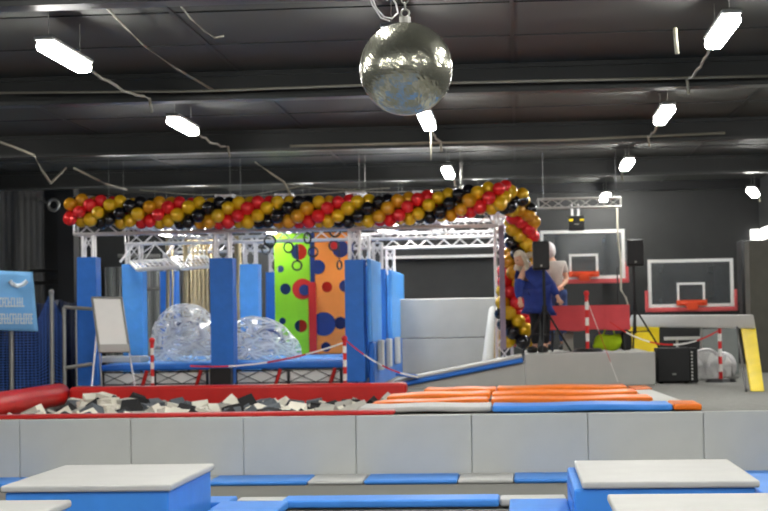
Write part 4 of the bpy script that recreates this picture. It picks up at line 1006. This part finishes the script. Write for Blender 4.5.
# fans
def fan(label, px, py, rp, Y, yaw):
    c_ = at(px, py, Y); r_ = rp*Y/F
    t = thing('floor_fan', label, 'fan', (c_.x, c_.y, PZ+.002), 'silver floor fans')
    e = Euler((0, 0, yaw)).to_matrix()
    def T(b):
        for v in b.verts: v.co = c_ + e @ (v.co-c_)
        return b
    b = BM()
    for k in range(7): torus(b, c_+Vector((0, -.05-.035*math.cos(k/7*PI/2), 0)), r_*(k+1)/7, .004, 32, 4)
    for k in range(24):
        a_ = 2*PI*k/24; tube(b, c_+Vector((0, -.09, 0)), c_+Vector((r_*math.cos(a_), -.05, r_*math.sin(a_))), .003, 4)
    obj('front_guard', T(b), M_alu, t)
    b = BM(); tube(b, c_+Vector((0, -.05, 0)), c_+Vector((0, .1, 0)), r_, 36); obj('drum', T(b), M_alu, t) if False else b.free()
    b = BM(); torus(b, c_+Vector((0, .0, 0)), r_, .022, 36, 6); torus(b, c_+Vector((0, .08, 0)), r_, .015, 36, 6); obj('rim', T(b), M_alu, t, smooth=True)
    for k in range(5):
        a0 = 2*PI*k/5+.3; b = BM(); vs = []
        for s in range(7):
            f = s/6; rr_ = r_*(.15+.75*f); wa = .5*(1-.25*f)
            vs.append((b.verts.new(c_+Vector((rr_*math.cos(a0-wa), .045, rr_*math.sin(a0-wa)))), b.verts.new(c_+Vector((rr_*math.cos(a0+wa), -.025, rr_*math.sin(a0+wa))))))
        for s in range(6): b.faces.new((vs[s][0], vs[s+1][0], vs[s+1][1], vs[s][1]))
        o = obj('blade', T(b), M_sil, t, smooth=True); so = o.modifiers.new('s', 'SOLIDIFY'); so.thickness = .004
    b = BM(); tube(b, c_+Vector((0, .09, 0)), c_+Vector((0, .16, 0)), r_*.97, 36, r_*.6); obj('rear_dish', T(b), M_sil, t)
    b = BM(); tube(b, c_+Vector((0, -.06, 0)), c_+Vector((0, .085, 0)), r_*.2, 20); obj('motor', T(b), M_sil, t)
    b = BM(); bb(b, c_.x-r_*.95, c_.x-r_*.85, c_.y-.02, c_.y+.02, PZ+.02, c_.z); bb(b, c_.x+r_*.85, c_.x+r_*.95, c_.y-.02, c_.y+.02, PZ+.02, c_.z)
    bb(b, c_.x-r_*.95, c_.x+r_*.95, c_.y-.03, c_.y+.03, PZ+.003, PZ+.03)
    for s in (-1, 1): bb(b, c_.x+s*r_*.9-.03, c_.x+s*r_*.9+.03, c_.y-.16, c_.y+.16, PZ+.003, PZ+.03)
    obj('stand', T(b), M_steel, t)
fan('larger silver floor fan right of the subwoofer', 706, 365.5, 16, 25.9, .25)
fan('smaller silver floor fan behind the right barrier post', 721.5, 366, 13, 26.6, -.6)
b = BM(); p = at(701, 325, 26.4); tube(b, (p.x, 26.4, PZ+.002), (p.x, 26.4, p.z), .018); tag(obj('thin_post', b, M_steel), 'thin grey post standing behind the larger fan', 'post')

# ------------------------------------------------------------------ people
def skin_mesh(verts, edges, sub=2):
    me = bpy.data.meshes.new('tmp'); me.from_pydata([v[:3] for v in verts], edges, [])
    o = bpy.data.objects.new('tmp', me); COL.objects.link(o)
    sk = o.modifiers.new('skin', 'SKIN'); sk.use_smooth_shade = True
    sv = me.skin_vertices[0].data
    for i, v in enumerate(verts):
        r = v[3]; sv[i].radius = r if isinstance(r, tuple) else (r, r)
    sv[0].use_root = True
    ss = o.modifiers.new('sub', 'SUBSURF'); ss.levels = sub; ss.render_levels = sub
    bpy.context.view_layer.update()
    me2 = bpy.data.meshes.new_from_object(o.evaluated_get(bpy.context.evaluated_depsgraph_get()))
    bpy.data.objects.remove(o); bpy.data.meshes.remove(me)
    b = BM(); b.from_mesh(me2); bpy.data.meshes.remove(me2)
    return b
def chain(lst, edges, root, pts):
    prev = root
    for p in pts: lst.append(p); edges.append((prev, len(lst)-1)); prev = len(lst)-1
    return prev
def person(label, base, J, look, hair, clothes, hlen):
    """J: joints in metres relative to the feet"""
    t = thing('person', label, 'person', base)
    B = Vector(base)
    V = []; E = []
    def g(n_, r): p = B+Vector(J[n_]); return (p.x, p.y, p.z, r)
    V.append(g('pelvis', (.13, .11)))
    ch = chain(V, E, 0, [g('waist', (.12, .10)), g('chest', (.15, .11)), g('neckbase', (.065, .065)), g('neck', (.052, .052)), g('skull', (.06, .06))])
    chest = 2
    for s in ('l', 'r'):
        h = chain(V, E, chest, [g(s+'shoulder', .058), g(s+'elbow', .042), g(s+'wrist', .028)])
        w = Vector(V[h][:3]); el = Vector(V[h-1][:3]); d = (w-el).normalized()
        sd = d.cross(Vector((0, 1, .2))).normalized(); nn = d.cross(sd).normalized()
        palm = w+d*.05; V.append((*palm, .026)); E.append((h, len(V)-1)); pi_ = len(V)-1
        for q, (off, L) in enumerate(((-.03, .062), (-.01, .074), (.01, .07), (.03, .055))):
            a_ = palm+sd*off+d*.035
            chain(V, E, pi_, [(*a_, .0095), (*(a_+d*L*.5+nn*.008), .0085), (*(a_+d*L*.85+nn*.028), .0075)])
        a_ = palm-sd*.035-d*.01; chain(V, E, pi_, [(*a_, .011), (*(a_+d*.03-sd*.015+nn*.01), .009)])
        h = chain(V, E, 0, [g(s+'hip', .088), g(s+'knee', .058), g(s+'ankle', .04)])
        a_ = Vector(V[h][:3]); f = Vector(J['toe'])
        chain(V, E, h, [(*(a_+f*.08+Vector((0, 0, -.055))), .036), (*(a_+f*.18+Vector((0, 0, -.062))), .028)])
    b = skin_mesh(V, E)
    # head in the same mesh
    hc = B+Vector(J['head']); rot = look.to_track_quat('Y', 'Z').to_matrix().to_4x4()
    M = Matrix.Translation(hc) @ rot
    hb_ = BM(); bmesh.ops.create_uvsphere(hb_, u_segments=24, v_segments=18, radius=1)
    for v in hb_.verts:
        x, y, z = v.co
        w_ = .075*(1-.22*max(0, -z)); v.co = Vector((x*w_, y*.095*(1-.12*max(0, -z)), z*.118))
        if y > .5 and abs(x) < .25 and -.35 < z < .1: v.co.y += .022*(1-abs(x)/.25)
    for sx in (-1, 1): ball(hb_, (sx*.078, -.005, -.01), .022, 8, (.4, 1, 1.4))
    ball(hb_, (0, .088, -.055), .02, 8, (1.2, .4, .35))
    bmesh.ops.transform(hb_, matrix=M, verts=hb_.verts)
    tmpm = bpy.data.meshes.new('t'); hb_.to_mesh(tmpm); hb_.free(); b.from_mesh(tmpm); bpy.data.meshes.remove(tmpm)
    obj('body', b, M_skin, t, smooth=True)
    for sx in (-1, 1):
        e_ = BM(); ball(e_, M @ Vector((sx*.03, .082, .01)), .011, 8); obj('eye', e_, M_eye, t)
    # hair cap
    hh = BM(); bmesh.ops.create_uvsphere(hh, u_segments=24, v_segments=18, radius=1)
    dl = [v for v in hh.verts if v.co.y > .45 and v.co.z < .45]; bmesh.ops.delete(hh, geom=dl, context='VERTS')
    for v in hh.verts:
        x, y, z = v.co; v.co = Vector((x*.09, y*.108-.006, z*.128+.006))
        if z < 0 and y < .4: v.co.z -= hlen*(-z); v.co.x *= 1+.25*(-z)*(hlen > .1); v.co += Vector((.004*math.sin(40*x), 0, 0))
    bmesh.ops.transform(hh, matrix=M, verts=hh.verts); o = obj('hair', hh, hair, t, smooth=True); so = o.modifiers.new('s', 'SOLIDIFY'); so.thickness = .012
    for nm, m, vl, el in clothes: 
        cb = skin_mesh([(*(B+Vector(p[:3])), p[3]) for p in vl], el); obj(nm, cb, m, t, smooth=True)
    # shoes
    for s in ('l', 'r'):
        a_ = B+Vector(J[s+'ankle']); f = Vector(J['toe']); sb = BM()
        bmesh.ops.create_uvsphere(sb, u_segments=14, v_segments=10, radius=1, matrix=Matrix.Translation((a_.x+f.x*.08, a_.y+f.y*.08, B.z+.045)) @ f.to_track_quat('Y', 'Z').to_matrix().to_4x4() @ Matrix.Diagonal((.052, .15, .06, 1)))
        for v in sb.verts: v.co.z = max(v.co.z, B.z+.001)
        obj('shoe', sb, M_blk, t, smooth=True)
    return t
# person A: bending left in a long blue coat
YA = 25.0; pa = at(541, 350, YA); base = (pa.x, YA, SZ+.002)
J = dict(pelvis=(-.01, 0, .88), waist=(-.05, -.03, 1.02), chest=(-.14, -.08, 1.2), neckbase=(-.2, -.11, 1.33), neck=(-.235, -.13, 1.38), skull=(-.26, -.15, 1.41), head=(-.29, -.17, 1.43),
         lshoulder=(-.26, -.15, 1.2), lelbow=(-.33, -.25, .98), lwrist=(-.3, -.36, .8), rshoulder=(.03, -.02, 1.24), relbow=(.17, -.12, 1.02), rwrist=(.27, -.22, .83),
         lhip=(-.1, 0, .82), lknee=(-.08, -.04, .46), lankle=(-.09, 0, .09), rhip=(.08, 0, .82), rknee=(.08, -.04, .46), rankle=(.07, .02, .09), toe=(-.5, -.86, 0))
def cl(J, keys, radii, off=(0, 0, 0)): return [(J[k][0]+off[0], J[k][1]+off[1], J[k][2]+off[2], r) for k, r in zip(keys, radii)]
coat = [(0, 0, .80, (.26, .18)), (-.02, -.01, .62, (.28, .19)), (-.04, -.03, 1.0, (.24, .17)), (-.12, -.07, 1.18, (.22, .16)), (-.18, -.1, 1.29, (.12, .11)),
        (-.26, -.15, 1.2, .085), (-.33, -.25, .98, .072), (-.305, -.345, .82, .058), (.03, -.02, 1.24, .085), (.17, -.12, 1.02, .075), (.262, -.21, .85, .06)]
coatE = [(0, 1), (0, 2), (2, 3), (3, 4), (3, 5), (5, 6), (6, 7), (3, 8), (8, 9), (9, 10)]
def legs(J): 
    v = [(*J['pelvis'][:2], J['pelvis'][2]-.02, (.145, .125))]; e = []
    for s in ('l', 'r'): chain(v, e, 0, [(*J[s+'hip'], .105), (*J[s+'knee'], .078), (*J[s+'ankle'][:2], J[s+'ankle'][2]+.03, .062)])
    return v, e
lv, le = legs(J)
fur = [(-.31, -.02, 1.37, .05), (-.2, .02, 1.47, .055), (-.1, -.02, 1.5, .05), (.0, -.05, 1.45, .04), (-.36, -.08, 1.25, .045)]
person('person bending forward in a long blue coat beside the garland', base, J, Vector((-.7, -.6, -.45)), M_hair,
       [('coat', M_coat, coat, coatE), ('trousers', M_trou, lv, le), ('fur_hood_trim', M_hair, fur, [(0, 1), (1, 2), (2, 3), (0, 4)])], .22)
# person B: standing in grey shirt and jeans
YB_ = 26.75; pb = at(555, 350, YB_); base = (pb.x, YB_, SZ+.002)
J = dict(pelvis=(.04, 0, .93), waist=(.03, 0, 1.08), chest=(0, -.02, 1.3), neckbase=(-.03, -.03, 1.47), neck=(-.045, -.04, 1.53), skull=(-.06, -.05, 1.58), head=(-.07, -.06, 1.63),
         lshoulder=(-.18, -.03, 1.4), lelbow=(-.25, -.12, 1.15), lwrist=(-.22, -.34, 1.08), rshoulder=(.17, .02, 1.39), relbow=(.21, -.05, 1.12), rwrist=(.1, -.27, 1.02),
         lhip=(-.06, 0, .88), lknee=(-.06, -.03, .48), lankle=(-.07, .02, .09), rhip=(.13, 0, .88), rknee=(.13, -.03, .48), rankle=(.13, .02, .09), toe=(-.2, -1, 0))
tee = [(.035, 0, .98, (.165, .13)), (.03, 0, 1.1, (.155, .125)), (0, -.02, 1.3, (.17, .13)), (-.025, -.03, 1.43, (.09, .085)), (-.18, -.03, 1.4, .078), (-.225, -.08, 1.25, .066), (.17, .02, 1.39, .078), (.2, -.02, 1.23, .066)]
lv, le = legs(J)
person('person standing in a grey T-shirt and jeans behind the left loudspeaker', base, J, Vector((-.9, .3, -.3)), mat('silver_hair', (206, 204, 206), .6, var=.2, scale=40),
       [('shirt', M_tee, tee, [(0, 1), (1, 2), (2, 3), (2, 4), (4, 5), (2, 6), (6, 7)]), ('jeans', M_jean, lv, le)], .02)

# ---------------------------------------------------------------- world
w = bpy.data.worlds.new('world'); SC.world = w; w.use_nodes = True
w.node_tree.nodes['Background'].inputs[0].default_value = (.6, .6, .6, 1); w.node_tree.nodes['Background'].inputs[1].default_value = .1
SC.view_settings.view_transform = 'Standard'; SC.view_settings.look = 'None'; SC.view_settings.gamma = 1; SC.view_settings.exposure = 1.15
SC.cycles.use_denoising = True
SC.cycles.max_bounces = 6; SC.cycles.diffuse_bounces = 3; SC.cycles.glossy_bounces = 3; SC.cycles.transparent_max_bounces = 12
SC.cycles.sample_clamp_indirect = 6
